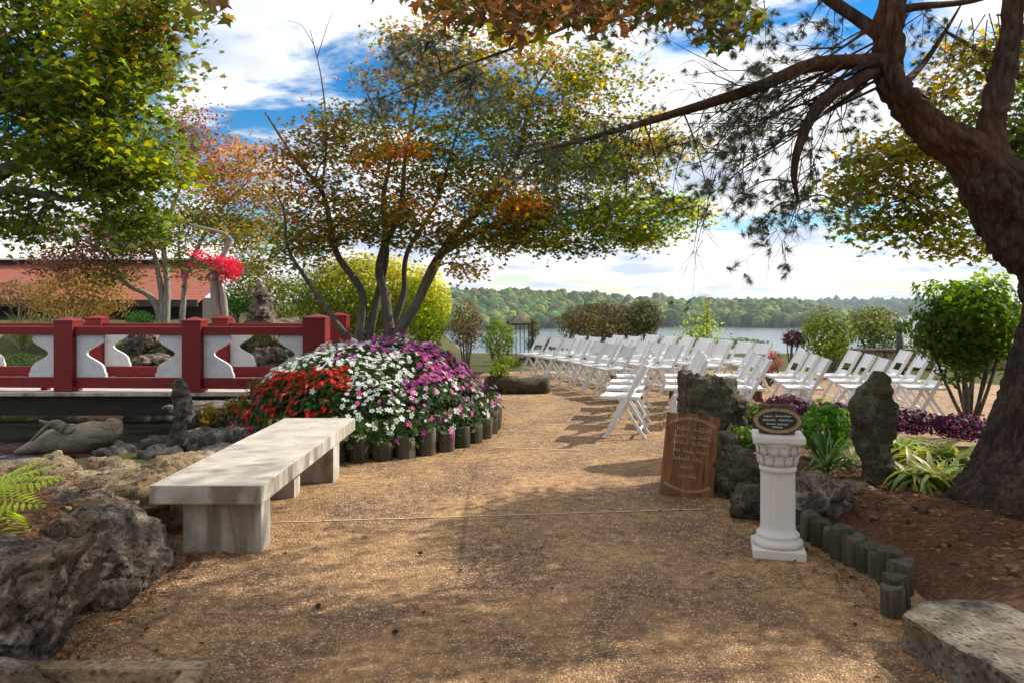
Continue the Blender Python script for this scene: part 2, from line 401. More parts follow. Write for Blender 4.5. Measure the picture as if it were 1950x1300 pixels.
fs = [(j * nx + i, j * nx + i + 1, (j + 1) * nx + i + 1, (j + 1) * nx + i) for j in range(len(ys) - 1) for i in range(nx - 1)]
tag(mesh_obj('ground', vs, fs, M['grass_ground'], smooth=True), 'rough planted ground falling away to the lake', None, None, 'structure')
tag(mesh_obj('lake_water', [(-2500, 70, LAKE_Z), (2500, 70, LAKE_Z), (2500, 3000, LAKE_Z), (-2500, 3000, LAKE_Z)], [(0, 1, 2, 3)], M['lake']), 'pale lake below the wooded far shore', None, None, 'structure')
se = lambda v: math.copysign(abs(v) ** .667, v)
pw = [(POND_C[0] + 1.04 * POND_R[0] * se(math.cos(a)), POND_C[1] + 1.04 * POND_R[1] * se(math.sin(a)), -.36) for a in [i * math.pi / 24 for i in range(48)]]
tag(mesh_obj('pond_water', pw, [tuple(range(48))], M['pond']), 'dark still pond under the red footbridge', None, None, 'structure')

# patio: one sheet of exposed aggregate
def sheet(name, outline, z, mat, step=.25, zf=None):
    bm = bmesh.new()
    f = bm.faces.new([bm.verts.new((x, y, z)) for x, y in outline])
    bmesh.ops.triangulate(bm, faces=[f])
    o = bm_obj(name, bm, mat); return o
patio = sheet('patio', [(-2.2, -3), (6, -3), (6, 1.5), (2.9, 2.2), (2.5, 3.0), (2.4, 3.8), (2.4, 4.4), (2.2, 5.0), (1.8, 5.7), (1.7, 6.6), (2.0, 7.7), (8, 7.2), (9.5, 8.2), (9.5, 13), (6.5, 16.5), (2.5, 17.2), (-.6, 16.4), (-.9, 12.6), (-1.2, 11.2), (-3.6, 11.0), (-3.2, 7.6), (-2.6, 6.5), (-2.3, 5), (-2.1, 4.2), (-2.0, 3.2)], .004, M['gravel'])
tag(patio, 'tan exposed aggregate paving of the garden terrace', None, None, 'structure')
Mj, tj = new_mat('joint_mortar'); finish(tj, tj.mix(tj.noise(pos_of(tj), 30, 4), (.40, .28, .16), (.66, .52, .34)), .9)
def joint(pts, w):
    T = []; F_ = []
    for i, (x, y) in enumerate(pts):
        ww = w * (.6 + .6 * noise.noise(Vector((x * 3, y, 0))) ** 2 + .2)
        T += [(x, y - ww, .0085), (x, y + ww, .0085)]
        if i: F_.append((2 * i - 2, 2 * i - 1, 2 * i + 1, 2 * i))
    return mesh_obj('joint', T, F_, Mj, patio)
a, b = gp(515, 996), gp(1345, 970)
joint([(a.x + (b.x - a.x) * i / 40, a.y + (b.y - a.y) * i / 40 + .012 * noise.noise(Vector((i * .4, 0, 0)))) for i in range(41)], .010)
a, b = gp(930, 852), gp(1110, 858)
joint([(a.x + (b.x - a.x) * i / 14, a.y + (b.y - a.y) * i / 14) for i in range(15)], .012)

# raised beds
def bed(name, outline, ztop, mat, label, seed=0, slope=.35, inset=.0):
    """a soil bed: a fan of rings from its foot to a gently uneven top"""
    n = len(outline); c = Vector((sum(p[0] for p in outline) / n, sum(p[1] for p in outline) / n))
    V = []; F_ = []; rings = 9
    for r in range(rings + 1):
        k = 1 - r / rings * .97
        for i, (x, y) in enumerate(outline):
            p = c + (Vector((x, y)) - c) * k
            z = -.03 if r == 0 else ztop * min(1, (r / rings) / slope) + .05 * noise.noise(Vector((p.x * 1.7, p.y * 1.7, seed)))
            V.append((p.x, p.y, z))
    for r in range(rings):
        for i in range(n):
            j = (i + 1) % n; F_.append((r * n + i, r * n + j, (r + 1) * n + j, (r + 1) * n + i))
    F_.append(tuple(rings * n + i for i in range(n)))
    return tag(mesh_obj(name, V, F_, mat, smooth=True), label, None, None, 'structure')
def densify(o, st=.3):
    out = []
    for i, p in enumerate(o):
        q = o[(i + 1) % len(o)]; L = math.dist(p, q); k = max(1, int(L / st))
        out += [(p[0] + (q[0] - p[0]) * j / k, p[1] + (q[1] - p[1]) * j / k) for j in range(k)]
    return out
bed('ground_bed', densify([(-2.05, 2.6), (-2.0, 3.9), (-2.3, 4.6), (-3.0, 5.0), (-4.4, 5.2), (-5.6, 4.6), (-5.6, 2.2), (-3.4, 1.8)]), .40, M['mulch'], 'raised bed of leaf mulch behind the rocks', 3, .16)
RB = densify([(1.80, 3.2), (1.93, 3.6), (2.0, 4.0), (1.93, 4.5), (1.85, 4.85), (1.75, 5.2), (1.58, 5.7), (1.45, 6.7), (1.45, 7.4), (3.0, 7.6), (6.0, 7.2), (8.5, 6.0), (8.5, 2.0), (4, 1.2), (2.4, 2.4)])
def right_bed_z(x, y): return .16
bed('ground_bed', RB, .16, M['mulch'], 'pine straw bed around the old pine', 5, .14)

# ------------------------------------------------------------------ rocks
def rock_mesh(size, seed, detail=4, rough=.16, blocky=.7, strata=0.0, planes=11):
    r = random.Random(seed)
    pl = []; rough *= .8
    for _ in range(planes):
        v = Vector((r.gauss(0, 1), r.gauss(0, 1), r.gauss(0, .8))).normalized(); pl.append((v, r.uniform(.62, .95)))
    pl += [(Vector((0, 0, 1)), r.uniform(.75, .9)), (Vector((0, 0, -1)), .85)]
    bm = bmesh.new(); bmesh.ops.create_icosphere(bm, subdivisions=detail, radius=1)
    off = Vector((seed * 3.17, seed * 1.31, seed * .77)); S = Vector(size)
    for v in bm.verts:
        n = v.co.normalized(); rp = 1.3
        for pn, pd in pl:
            dd = n.dot(pn)
            if dd > .05: rp = min(rp, pd / dd)
        p = n * (1 + (rp - 1) * blocky)
        w = Vector((p.x * S.x, p.y * S.y, p.z * S.z)) / max(S) 
        k = noise.fractal(w * 2.2 + off, 1.0, 2.0, 5) * rough
        k += abs(noise.noise(w * 5 + off)) * -rough * .8
        k += noise.fractal(w * 11 + off, .9, 2.1, 4) * rough * .42
        vd = noise.voronoi(Vector((w.x * 1.5, w.y * 1.5, w.z * 2.6)) + off)[0]; k -= rough * .9 * max(0, 1 - (vd[1] - vd[0]) / .08)
        p = p * (1 + k)
        if strata: p += Vector((n.x, n.y, 0)) * strata * ((((p.z * 2.1 + .55 * noise.noise(w * 1.7 + off)) % 1.0) ** 2 - .4) * 1.3 + .6 * noise.noise(Vector((0, 0, p.z * 9)) + off))
        v.co = Vector((p.x * S.x, p.y * S.y, p.z * S.z)) * .5 * 1.12
    return bm
ROCKN = [0]
def rock(label, loc, size, mat='rock', seed=None, rz=0.0, detail=4, group=None, name='rock', tilt=(0, 0), **kw):
    """loc is the middle of the foot; size is full extent"""
    ROCKN[0] += 1
    seed = ROCKN[0] if seed is None else seed
    bm = rock_mesh(size, seed, detail, **kw)
    o = bm_obj(name, bm, M[mat], smooth=True, loc=(loc[0], loc[1], loc[2] + size[2] * .42))
    o.rotation_euler = (tilt[0], tilt[1], rz)
    return tag(o, label, 'rock', group)
# left wall of the raised bed
rock('big pitted grey rock at the front corner of the raised bed', (-2.12, 3.28, -.06), (.62, .78, .56), seed=11, detail=6, rz=.2, rough=.13, strata=.07, blocky=1.0, planes=7)
rock('craggy grey rock of the bed wall, just in front of the bench', (-2.13, 3.86, -.08), (.55, .62, .50), seed=12, detail=6, rz=-.3, rough=.14, strata=.07, blocky=1.0, planes=7)
rock('purplish grey rock on the bed wall beside the bench end', (-2.42, 4.25, -.02), (.62, .42, .44), seed=13, detail=6, rz=.4, rough=.13, strata=.06, blocky=1.0, planes=7)
rock('dark craggy rock at the left edge above the two round boulders', (-2.45, 2.98, .0), (.55, .5, .52), seed=14, detail=6, rz=.1, rough=.15, blocky=1.0, strata=.06, mat='rock')
rock('round grey boulder in the bottom corner by the tan edging', (-1.93, 2.62, -.12), (.56, .46, .34), seed=15, detail=5, blocky=.35, rough=.11)
rock('round lichen-grey boulder at the left edge, behind another boulder', (-2.22, 2.80, -.05), (.40, .36, .42), seed=16, detail=5, blocky=.35, rough=.11)
# tan ledge behind
rock('wide tan rock ledge left of the bench', (-2.75, 4.85, -.02), (.95, .55, .46), seed=21, detail=5, mat='rock_tan', rz=.1, strata=.04, blocky=.85)
rock('tan rock touching the near left side of the bench', (-2.38, 5.05, .0), (.42, .6, .40), seed=22, detail=5, mat='rock_tan', rz=.5)
rock('flat mossy tan rock half hidden behind the bench top', (-2.5, 5.75, -.05), (.75, .75, .40), seed=23, detail=5, mat='rock_tan', rz=1.1)
rock('low tan rock behind the fern', (-3.35, 5.25, .0), (.7, .5, .40), seed=24, detail=4, mat='rock_tan')
rock('small golden tan stone on the pond edge left of the ledge', (-3.55, 5.9, -.02), (.34, .3, .36), seed=25, detail=4, mat='rock_tan', blocky=.4)
rock('golden lichen stone standing on the tan ledge', (-2.95, 5.55, .05), (.36, .3, .34), seed=26, detail=4, mat='rock_tan')
# dark pond-edge rocks
pr = [(-3.05, 6.35, .62, .5, .26), (-2.7, 6.9, .75, .5, .24), (-3.5, 6.7, .5, .42, .24), (-3.35, 7.35, .55, .45, .28), (-2.95, 7.6, .8, .5, .30), (-3.9, 7.5, .42, .36, .26), (-2.75, 8.1, .6, .5, .28), (-3.65, 8.0, .6, .4, .26), (-3.2, 8.3, .55, .45, .26), (-4.2, 6.6, .55, .4, .2), (-2.62, 7.3, .5, .5, .34), (-4.15, 8.3, .5, .4, .22)]
pl_lab = ['dark flat rock at the waterline nearest the bench', 'dark rough rock just behind the middle of the bench', 'small dark rock at the foot of the driftwood log', 'round dark rock touching the driftwood knob', 'broad dark rock below the leaning standing stone', 'small wet stone right of the driftwood', 'dark rock under the yellowing plants', 'dark rock in the water left of the standing stone', 'dark rock at the foot of the standing stone', 'low wet rock below the driftwood log', 'dark craggy rock between bench and flower mound', 'dark rock awash behind the driftwood knob']
for i, (x, y, a, b, c) in enumerate(pr):
    rock(pl_lab[i], (x, y, -.28 + .12 * (x > -3) - (.1 if x < -4 else 0)), (a, b, c + .12), 'rock_dark', 40 + i, rz=i * .8, detail=4, rough=.2)
rock('flat pale slab on the bank by the bridge foot', (-4.0, 11.0, -.12), (1.5, .7, .22), 'rock', 62, detail=4)
# rocks seen beyond the bridge
far = [(-9.6, 16.3, 2.0, .9, .9, 'dark boulder on the far pond bank at the left edge'), (-7.9, 16.8, 1.2, .9, .7, 'dark boulder behind the first bridge bay'), (-6.3, 16.4, 1.9, 1.0, 1.35, 'large craggy rock framed by the middle bridge bay'), (-5.2, 16.6, 1.1, .8, .9, 'rock beside the large one behind the middle bridge bay'), (-4.1, 15.6, 1.4, .9, .95, 'mossy rock framed by the right bridge bay'), (-7.0, 18.2, 2.4, .9, .9, 'long flat rock ledge above the bridge rail'), (-5.3, 18.4, 1.8, .9, 1.05, 'rock ledge right of the wooden flower post'), (-9.0, 18.5, 1.6, .8, .7, 'low rock under the ornamental grass')]
for i, (x, y, a, b, c, l) in enumerate(far):
    rock(l, (x, y, ground_z(x, y) - .25), (a, b, c), 'rock' if i not in (4,) else 'rock_moss', 70 + i, rz=i * .7, detail=5, rough=.2, strata=.05)
# right hand rocks
rock('tall mossy boulder right behind the wooden sign', (1.77, 7.05, -.08), (.60, .50, .96), 'rock_moss', 92, detail=6, blocky=1.0, rough=.12, rz=.5, strata=.04, planes=8)
rock('smaller boulder leaning on the tall mossy one', (2.28, 7.4, -.05), (.40, .38, .62), 'rock_moss', 93, detail=5)
rock('dark boulder between the wooden sign and the white pedestal', (1.72, 5.85, -.05), (.50, .45, .46), 'rock_moss', 94, detail=5, blocky=.5)
rock('flat mossy rock at the right side of the sign', (1.62, 6.25, -.02), (.45, .4, .48), 'rock_moss', 95, detail=5)
rock('small dark stone at the foot behind the pedestal', (1.66, 5.25, -.04), (.30, .28, .28), 'rock_moss', 96, detail=4)
rock('layered grey rock right behind the pedestal', (2.02, 4.98, -.02), (.40, .36, .44), 'rock', 97, detail=5, strata=.08)
rock('low tan stone at the foot of the standing stone', (2.36, 5.35, .06), (.36, .3, .18), 'rock_tan', 99, detail=4)
rock('small grey stone at the right edge under the pine', (3.02, 3.95, .08), (.3, .24, .2), 'rock', 100, detail=4)

def profile_rock(label, prof, Y, depth, mat, seed, amp=.05):
    """an upright stone from its outline: prof = [(py, px_left, px_right)] at distance Y, with real depth"""
    b0 = at((prof[-1][1] + prof[-1][2]) / 2, prof[-1][0], Y); V = []; F_ = []; n = 44; rows = 46
    zs = [at(0, q[0], Y).z for q in prof]; L_ = [at(q[1], 0, Y).x for q in prof]; R_ = [at(q[2], 0, Y).x for q in prof]
    z0, z1 = zs[-1], zs[0]
    for j in range(rows):
        z = z0 + (z1 - z0) * j / (rows - 1); l = np.interp(z, zs[::-1], L_[::-1]); r = np.interp(z, zs[::-1], R_[::-1])
        cx, hw = (l + r) / 2, (r - l) / 2; hd = depth / 2 * (.55 + .45 * hw / (max(R_[k] - L_[k] for k in range(len(prof))) / 2))
        if j == rows - 1: hw *= .7; hd *= .6
        for i in range(n):
            th = 2 * math.pi * i / n; c_, s_ = math.cos(th), math.sin(th)
            c_, s_ = math.copysign(abs(c_) ** .75, c_), math.copysign(abs(s_) ** .75, s_)
            p = Vector((cx + c_ * hw, s_ * hd, z)); o_ = Vector((seed * 1.7, 0, 0))
            k = noise.fractal(p * 5 + o_, 1, 2, 5) * amp - abs(noise.noise(p * 11 + o_)) * amp * .9 + noise.noise(Vector((0, 0, z * 22)) + o_) * amp * .3
            p += Vector((c_, s_, 0)) * k; V.append(p - Vector((b0.x, 0, b0.z)))
    for j in range(rows - 1):
        for i in range(n): F_.append((j * n + i, j * n + (i + 1) % n, (j + 1) * n + (i + 1) % n, (j + 1) * n + i))
    F_.append(tuple((rows - 1) * n + i for i in range(n))); F_.append(tuple(reversed(range(n))))
    o = mesh_obj('rock', V, F_, M[mat], smooth=True, loc=b0); return tag(o, label, 'rock')
profile_rock('tall dark leaning standing stone in the pine bed', [(706, 1664, 1682), (720, 1656, 1690), (742, 1628, 1692), (770, 1622, 1698), (800, 1620, 1703), (830, 1622, 1700), (860, 1632, 1694), (890, 1646, 1702), (920, 1648, 1714), (950, 1644, 1722)], 5.5, .26, 'rock_moss', 3, .035)
profile_rock('tall pointed rock spire rising above the bridge rail', [(536, 492, 502), (550, 488, 507), (572, 484, 511), (592, 476, 518), (612, 468, 526), (650, 462, 532)], 16.8, .5, 'rock', 9, .10)
profile_rock('short upright standing stone at the pond edge before the bridge', [(720, 338, 350), (735, 332, 358), (760, 330, 364), (790, 332, 372), (830, 328, 378)], 8.0, .24, 'rock_dark', 5, .03)

def prism_slab(name, outline, z0, z1, mat, label, cat, seed=0, amp=.02, sub=3):
    bm = bmesh.new()
    vb = [bm.verts.new((x, y, z0)) for x, y in outline]; vt = [bm.verts.new((x, y, z1)) for x, y in outline]
    n = len(outline); bm.faces.new(vt); bm.faces.new(list(reversed(vb)))
    for i in range(n): bm.faces.new((vb[i], vb[(i + 1) % n], vt[(i + 1) % n], vt[i]))
    bmesh.ops.bevel(bm, geom=list(bm.edges), offset=.012, segments=1, affect='EDGES')
    bmesh.ops.triangulate(bm, faces=bm.faces)
    for _ in range(sub):
        bmesh.ops.subdivide_edges(bm, edges=[e for e in bm.edges if e.calc_length() > .04], cuts=1)
        bmesh.ops.triangulate(bm, faces=bm.faces)
    for v in bm.verts:
        p = v.co * 6 + Vector((seed, 0, 0))
        v.co += Vector((noise.noise(p), noise.noise(p + Vector((9, 0, 0))), noise.noise(p + Vector((0, 7, 0))) * .6)) * amp
        v.co += Vector((noise.noise(p * 3.3), noise.noise(p * 3.3 + Vector((9, 0, 0))), noise.noise(p * 3 + Vector((0, 7, 0))) * .5)) * amp * .5
    return tag(bm_obj(name, bm, mat, smooth=False), label, cat)
prism_slab('stone_slab', [(1.63, 3.20), (1.66, 3.04), (1.72, 2.72), (1.80, 2.3), (2.5, 2.2), (2.6, 2.75), (2.22, 2.98), (2.15, 3.20), (2.17, 3.34), (1.93, 3.40), (1.80, 3.36)], .0, .15, M['slab'], 'flat grey flagstone in the bottom right corner by the edging logs', 'stone', 4)

# tan edging in the bottom left corner
e = empty('stone_edging', (-1.5, 2.9, 0)); tag(e, 'tan stone edging frame cut off by the bottom of the picture', 'edging')
box_obj('rail', (-.40, -.02, 0), (.335, .055, .075), M['tan_edge'], e, .012)
box_obj('rail', (.26, -.62, 0), (.338, -.024, .074), M['tan_edge'], e, .012)

# ------------------------------------------------------------------ bench
b_ = empty('stone_bench', (-1.75, 5.65, 0)); tag(b_, 'long pale concrete bench slab on block legs beside the flower mound', 'bench')
def rel(o, lo, hi): return tuple(lo[i] - o.location[i] for i in range(3)), tuple(hi[i] - o.location[i] for i in range(3))
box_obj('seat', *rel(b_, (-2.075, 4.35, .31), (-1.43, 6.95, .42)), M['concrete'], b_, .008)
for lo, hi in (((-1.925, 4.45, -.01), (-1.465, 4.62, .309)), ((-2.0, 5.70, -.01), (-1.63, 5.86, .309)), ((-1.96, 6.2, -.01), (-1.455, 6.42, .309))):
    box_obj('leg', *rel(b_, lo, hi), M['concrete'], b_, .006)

# ------------------------------------------------------------------ red footbridge
br = empty('footbridge', (-6, 13.2, 0)); tag(br, 'red and white garden footbridge with curved cut-out panels over the pond', 'bridge')
def bpart(name, bm, mat, parent=br, bevel=.01): 
    o = bm_obj(name, bm, mat, parent, bevel=bevel); o.location = -Vector(br.location); return o
bm = bmesh.new()
xsd = [-13 + i * .5 for i in range(21)]
for i in range(len(xsd) - 1):
    add_box(bm, (xsd[i], 11.95, .02), (xsd[i + 1], 14.6, .07))
bmesh.ops.remove_doubles(bm, verts=bm.verts, dist=.0005)
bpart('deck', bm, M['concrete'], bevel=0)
bm = bmesh.new(); add_box(bm, (-13, 12.06, -.30), (-3.1, 12.2, .018)); bpart('beam', bm, M['beam'], bevel=0)
def rail_run(Y0, Yend, posts, back=False):
    n = len(posts)
    def yy(x): return Y0 + (Yend - Y0) * (x - posts[0]) / (posts[-1] - posts[0])
    for i, x in enumerate(posts):
        w = .15 if i < n - 1 else .175
        y = yy(x); top = 1.17 if i < n - 1 else 1.22
        bm = bmesh.new(); add_box(bm, (x - w, y - w, .072), (x + w, y + w, top))
        o = bpart('post', bm, M['red'])
        bm = bmesh.new()
        a = .008; vs_ = add_box(bm, (x - w - a, y - w - a, top + .001), (x + w + a, y + w + a, top + .03))
        ap = bm.verts.new((x, y, top + .085)); 
        bmesh.ops.delete(bm, geom=[f for f in bm.faces if f.normal.z > .9 or f.calc_center_median().z > top + .029], context='FACES_ONLY')
        tp = sorted([v for v in vs_ if v.co.z > top + .02], key=lambda v: math.atan2(v.co.y - y, v.co.x - x))
        for k in range(4): bm.faces.new((tp[k], tp[(k + 1) % 4], ap))
        c = bm_obj('cap', bm, M['red'], o)
    for i in range(n - 1):
        x0, x1 = posts[i] + .155, posts[i + 1] - (.155 if i < n - 2 else .18)
        ya, yb = yy(x0), yy(x1)
        bm = bmesh.new(); add_bar(bm, (x0, ya, 1.035), (x1, yb, 1.035), .17, .13); bpart('top_rail', bm, M['red'])
        bm = bmesh.new(); add_bar(bm, (x0, ya, .21), (x1, yb, .21), .13, .17); bpart('bottom_rail', bm, M['red'])
        H0, H1 = .297, .968
        prof = []
        for k in range(25):       # ogee: wide at the sill, pinched at two fifths, wide again under the rail
            q = k / 24
            wv = .46 - .30 * math.exp(-((q - .56) / .20) ** 2) + (.02 if q < .1 else 0) - .05 * math.exp(-((q - 1) / .10) ** 2)
            prof.append((wv, H0 + (H1 - H0) * q))
        L = x1 - x0
        for side in (0, 1):
            bm = bmesh.new(); fr = []; bk = []
            ring = [(0, H0)] + prof + [(0, H1)]
            for (wv, z) in ring:
                xx = x0 + wv if side == 0 else x1 - wv
                y = yy(xx); fr.append(bm.verts.new((xx, y - .03, z))); bk.append(bm.verts.new((xx, y + .03, z)))
            bm.faces.new(fr); bm.faces.new(list(reversed(bk))); m_ = len(ring)
            for k in range(m_): bm.faces.new((fr[k], fr[(k + 1) % m_], bk[(k + 1) % m_], bk[k]))
            bpart('panel', bm, M['white'], bevel=0)
rail_run(12.45, 12.0, [-11.4, -9.25, -7.12, -5.04, -3.08])
rail_run(14.45, 14.2, [-12.5, -10.2, -7.8, -5.42, -3.23], True)
bm = bmesh.new(); add_box(bm, (-7.63, 12.33, .07), (-7.53, 12.43, .124)); bpart('foot', bm, M['red'], bevel=0)

# ------------------------------------------------------------------ driftwood log
dl = empty('driftwood_log', tuple(at(140, 855, 8.3))); tag(dl, 'pale driftwood log with upturned knob lying at the pond edge', 'log')
T = Tubes()
base = Vector(dl.location)
pts = [at(30, 862, 8.5), at(80, 845, 8.4), at(130, 832, 8.3), at(180, 830, 8.25), at(212, 818, 8.25), at(222, 800, 8.25)]
p_, r_ = catmull([p - base for p in pts], [.03, .11, .16, .155, .13, .07], 7); T.add(p_, r_, 14, .35)
T.obj('trunk', M['drift'], dl)
for q in ([(60, 838), (100, 805), (125, 815)], [(75, 800), (110, 812), (140, 822)], [(190, 838), (225, 842), (238, 858)]):
    T = Tubes(); p_, r_ = catmull([at(x, y, 8.2) - base for x, y in q], [.015, .035, .06], 6); T.add(p_, r_, 8, .3); T.obj('branch', M['drift'], dl)

# short cut log lying on the terrace
cl = empty('cut_log', tuple(gp(990, 748))); tag(cl, 'short dark cut log lying on the paving beyond the flower mound', 'log')
T = Tubes(); L0 = [Vector((-.55 + 1.02 * k / 9, .06 * math.sin(k), .13)) for k in range(10)]
T.add(L0, [.14 + .012 * math.sin(k * 2.2) for k in range(10)], 16, .25); T.obj('trunk', M['rock_moss'], cl)

# ------------------------------------------------------------------ log edging
def log_mesh(r, h, seed, mat):
    bm = bmesh.new(); rr = random.Random(seed)
    N_ = 14; rings = [(-.08, 1.0), (h * .5, 1.0), (h - .012, .99), (h, .92)]
    rows = []
    for z, k in rings:
        rows.append([bm.verts.new((math.cos(2 * math.pi * i / N_) * r * k * (1 + .05 * math.sin(3 * i + seed)), math.sin(2 * math.pi * i / N_) * r * k * (1 + .05 * math.cos(2 * i + seed)), z + (.010 * math.sin(i + seed) if z > h * .8 else 0))) for i in range(N_)])
    for a_, b2 in zip(rows, rows[1:]):
        for i in range(N_): bm.faces.new((a_[i], a_[(i + 1) % N_], b2[(i + 1) % N_], b2[i]))
    c = bm.verts.new((0, 0, h - .006))
    for i in range(N_): bm.faces.new((rows[-1][i], rows[-1][(i + 1) % N_], c))
    bmesh.ops.recalc_face_normals(bm, faces=bm.faces)
    me = bpy.data.meshes.new('log'); bm.to_mesh(me); bm.free(); me.polygons.foreach_set('use_smooth', [True] * len(me.polygons)); me.set_sharp_from_angle(angle=R(35)); me.materials.append(mat)
    return me
MOUND = (-1.62, 9.0); MRX, MRY = 1.38, 1.95
ed = empty('log_edging', (MOUND[0], MOUND[1], 0)); tag(ed, 'ring of upright cut logs holding the flower mound', 'edging')
lm = [log_mesh(.095, .175 + .02 * k, k, M['log_side'] if k % 3 else M['log_moss']) for k in range(5)]
ang = -1.75 * math.pi / 2 - .35
a0, a1 = R(-160), R(40); n_l = 24
for i in range(n_l):
    th = a0 + (a1 - a0) * i / (n_l - 1)
    o = bpy.data.objects.new('log', lm[(i * 7) % 5]); link(o, ed)
    o.location = (math.cos(th) * (MRX + .02), math.sin(th) * (MRY + .02), random.uniform(-.03, .03)); o.rotation_euler = (random.uniform(-.04, .04), random.uniform(-.04, .04), random.random() * 6)
ed2 = empty('log_edging', (1.8, 4.2, 0)); tag(ed2, 'curved row of mossy upright logs beside the white pedestal', 'edging')
lm2 = [log_mesh(.054 + .005 * k, .135 + .016 * k, k + 9, M['log_moss'] if k % 2 else M['log_side']) for k in range(4)]
LP2 = [(1512, 1012), (1532, 1024), (1552, 1042), (1572, 1054), (1594, 1066), (1616, 1080), (1638, 1092), (1662, 1104), (1686, 1116), (1708, 1130), (1728, 1146), (1722, 1172), (1716, 1192)]
for i, (px, py) in enumerate(LP2):
    p = gp(px, py - 8) + Vector((0, .07, 0)); o = bpy.data.objects.new('log', lm2[(i * 3) % 4]); link(o, ed2)
    o.location = p - Vector(ed2.location); o.rotation_euler = (random.uniform(-.05, .05), random.uniform(-.05, .05), random.random() * 6)

# ------------------------------------------------------------------ flower mound
fm = empty('flower_mound', (MOUND[0], MOUND[1], 0)); tag(fm, 'rounded bed of red, white and purple bedding flowers beneath the maple', 'flower bed')
def mound_z(x, y):      # local
    q = (x / MRX) ** 2 + (y / MRY) ** 2
    z = .10 + .86 * max(0, 1 - q ** 1.35) ** .62
    return z + .13 * noise.noise(Vector((x * 2.0, y * 2.0, 4))) + .05 * noise.noise(Vector((x * 5, y * 5, 2)))
V = []; F_ = []; nr, na = 10, 40
for r_i in range(nr + 1):
    k = r_i / nr * .97
    for i in range(na):
        th = 2 * math.pi * i / na; x, y = math.cos(th) * MRX * k, math.sin(th) * MRY * k
        V.append((x, y, mound_z(x, y) - .14 if r_i < nr else .05))
for r_i in range(nr):
    for i in range(na):
        j = (i + 1) % na; F_.append((r_i * na + i, (r_i + 1) * na + i, (r_i + 1) * na + j, r_i * na + j))
mesh_obj('soil', V, F_, M['soil'], fm, smooth=True)
def mound_pts(n):
    out = []; nm = []
    while len(out) < n:
        th = random.uniform(0, 2 * math.pi); k = math.sqrt(random.random()) * 1.02
        # denser on the steep rim
        if random.random() < .45: k = random.uniform(.72, 1.03)
        x, y = math.cos(th) * MRX * k, math.sin(th) * MRY * k
        if y > 1.0 and random.random() < .7: continue
        z = mound_z(x, y); e_ = .05
        g = Vector(((mound_z(x - e_, y) - mound_z(x + e_, y)) / (2 * e_), (mound_z(x, y - e_) - mound_z(x, y + e_)) / (2 * e_), 1)).normalized()
        if k > .93: g = Vector((math.cos(th), math.sin(th), .35)).normalized(); z = random.uniform(.13, .40); x *= 1.04; y *= 1.04
        out.append((x, y, z)); nm.append(tuple(g))
    return np.array(out), np.array(nm)
P_, Nn = mound_pts(15000)
P_ += Nn * rng.normal(-.03, .035, (len(P_), 1))
leaf_cloud('foliage', OVAL, P_, rng.uniform(.05, .085, len(P_)), pal([(.035, .075, .018), (.05, .10, .025), (.025, .055, .015), (.07, .12, .03)], len(P_)), M['leaf'], fm, normals=Nn, kind='stuff')
FL = {'red': (.48, .008, .010), 'white': (.78, .82, .80), 'purple': (.45, .05, .38), 'pink': (.66, .13, .38), 'magenta': (.48, .02, .16)}
def petal_ring(col, n=5, r=1.0):
    vs_, fs_ = [], []
    for k in range(n):
        th = 2 * math.pi * k / n
        for dr, dt, dz in ((.08, 0, 0), (.62, -.52, .10), (1.0, -.26, .05), (.93, 0, .10), (1.0, .26, .05), (.62, .52, .10)):
            vs_.append((math.cos(th + dt) * r * dr, math.sin(th + dt) * r * dr, dz * r * 1.5 + .02 * (k % 2)))
        fs_.append(tuple(range(k * 6, k * 6 + 6)))
    b0 = len(vs_)
    for k in range(6): vs_.append((math.cos(k) * .15, math.sin(k) * .15, .10))
    fs_.append(tuple(range(b0, b0 + 6)))
    return vs_, fs_
def flower_mesh(col, eye=(.75, .7, .3)):
    v_, f_ = petal_ring(col); me = bpy.data.meshes.new('flower'); me.from_pydata(v_, [], f_); me.update()
    ca = me.color_attributes.new('Col', 'FLOAT_COLOR', 'POINT')
    for i, dd in enumerate(ca.data): dd.color = (*(col if i < 30 else eye), 1)
    me.materials.append(M['petal']); return me
fmesh = {k: flower_mesh(c, (.7, .65, .2) if k != 'white' else (.75, .8, .5)) for k, c in FL.items()}
def zone(p):
    w = Vector(p) + Vector(fm.location); px = 975 + FPX * w.x / w.y; py = HOR - FPX * (w.z - EYE) / w.y
    r = random.random() 
    wob = 60 * noise.noise(Vector(p) * 2.4)
    if px + wob * .6 < 655 and py > 700 + (600 - px) * .15 + wob * .3: return 'red' if r < .95 else 'white'
    if px + wob > 775: return ('purple' if r < .45 else 'pink' if r < .82 else 'white' if r < .97 else 'red') if py + wob < 745 else ('white' if r < .58 else 'pink' if r < .75 else 'purple')
    if py + wob < 672 and px > 630: return 'purple' if r < .62 else 'white' if r < .93 else 'magenta'
    return 'white' if r < .95 else 'pink'
P_, Nn = mound_pts(3300)
eye_l = np.array((0, 0, EYE)) - np.array(fm.location)
dv = eye_l - P_; dist = np.linalg.norm(dv, axis=1); facing = np.einsum('ij,ij->i', dv / dist[:, None], Nn)
order = np.argsort(-(facing + .3) / dist)
rest = {k: [] for k in FL}
cnt = 0
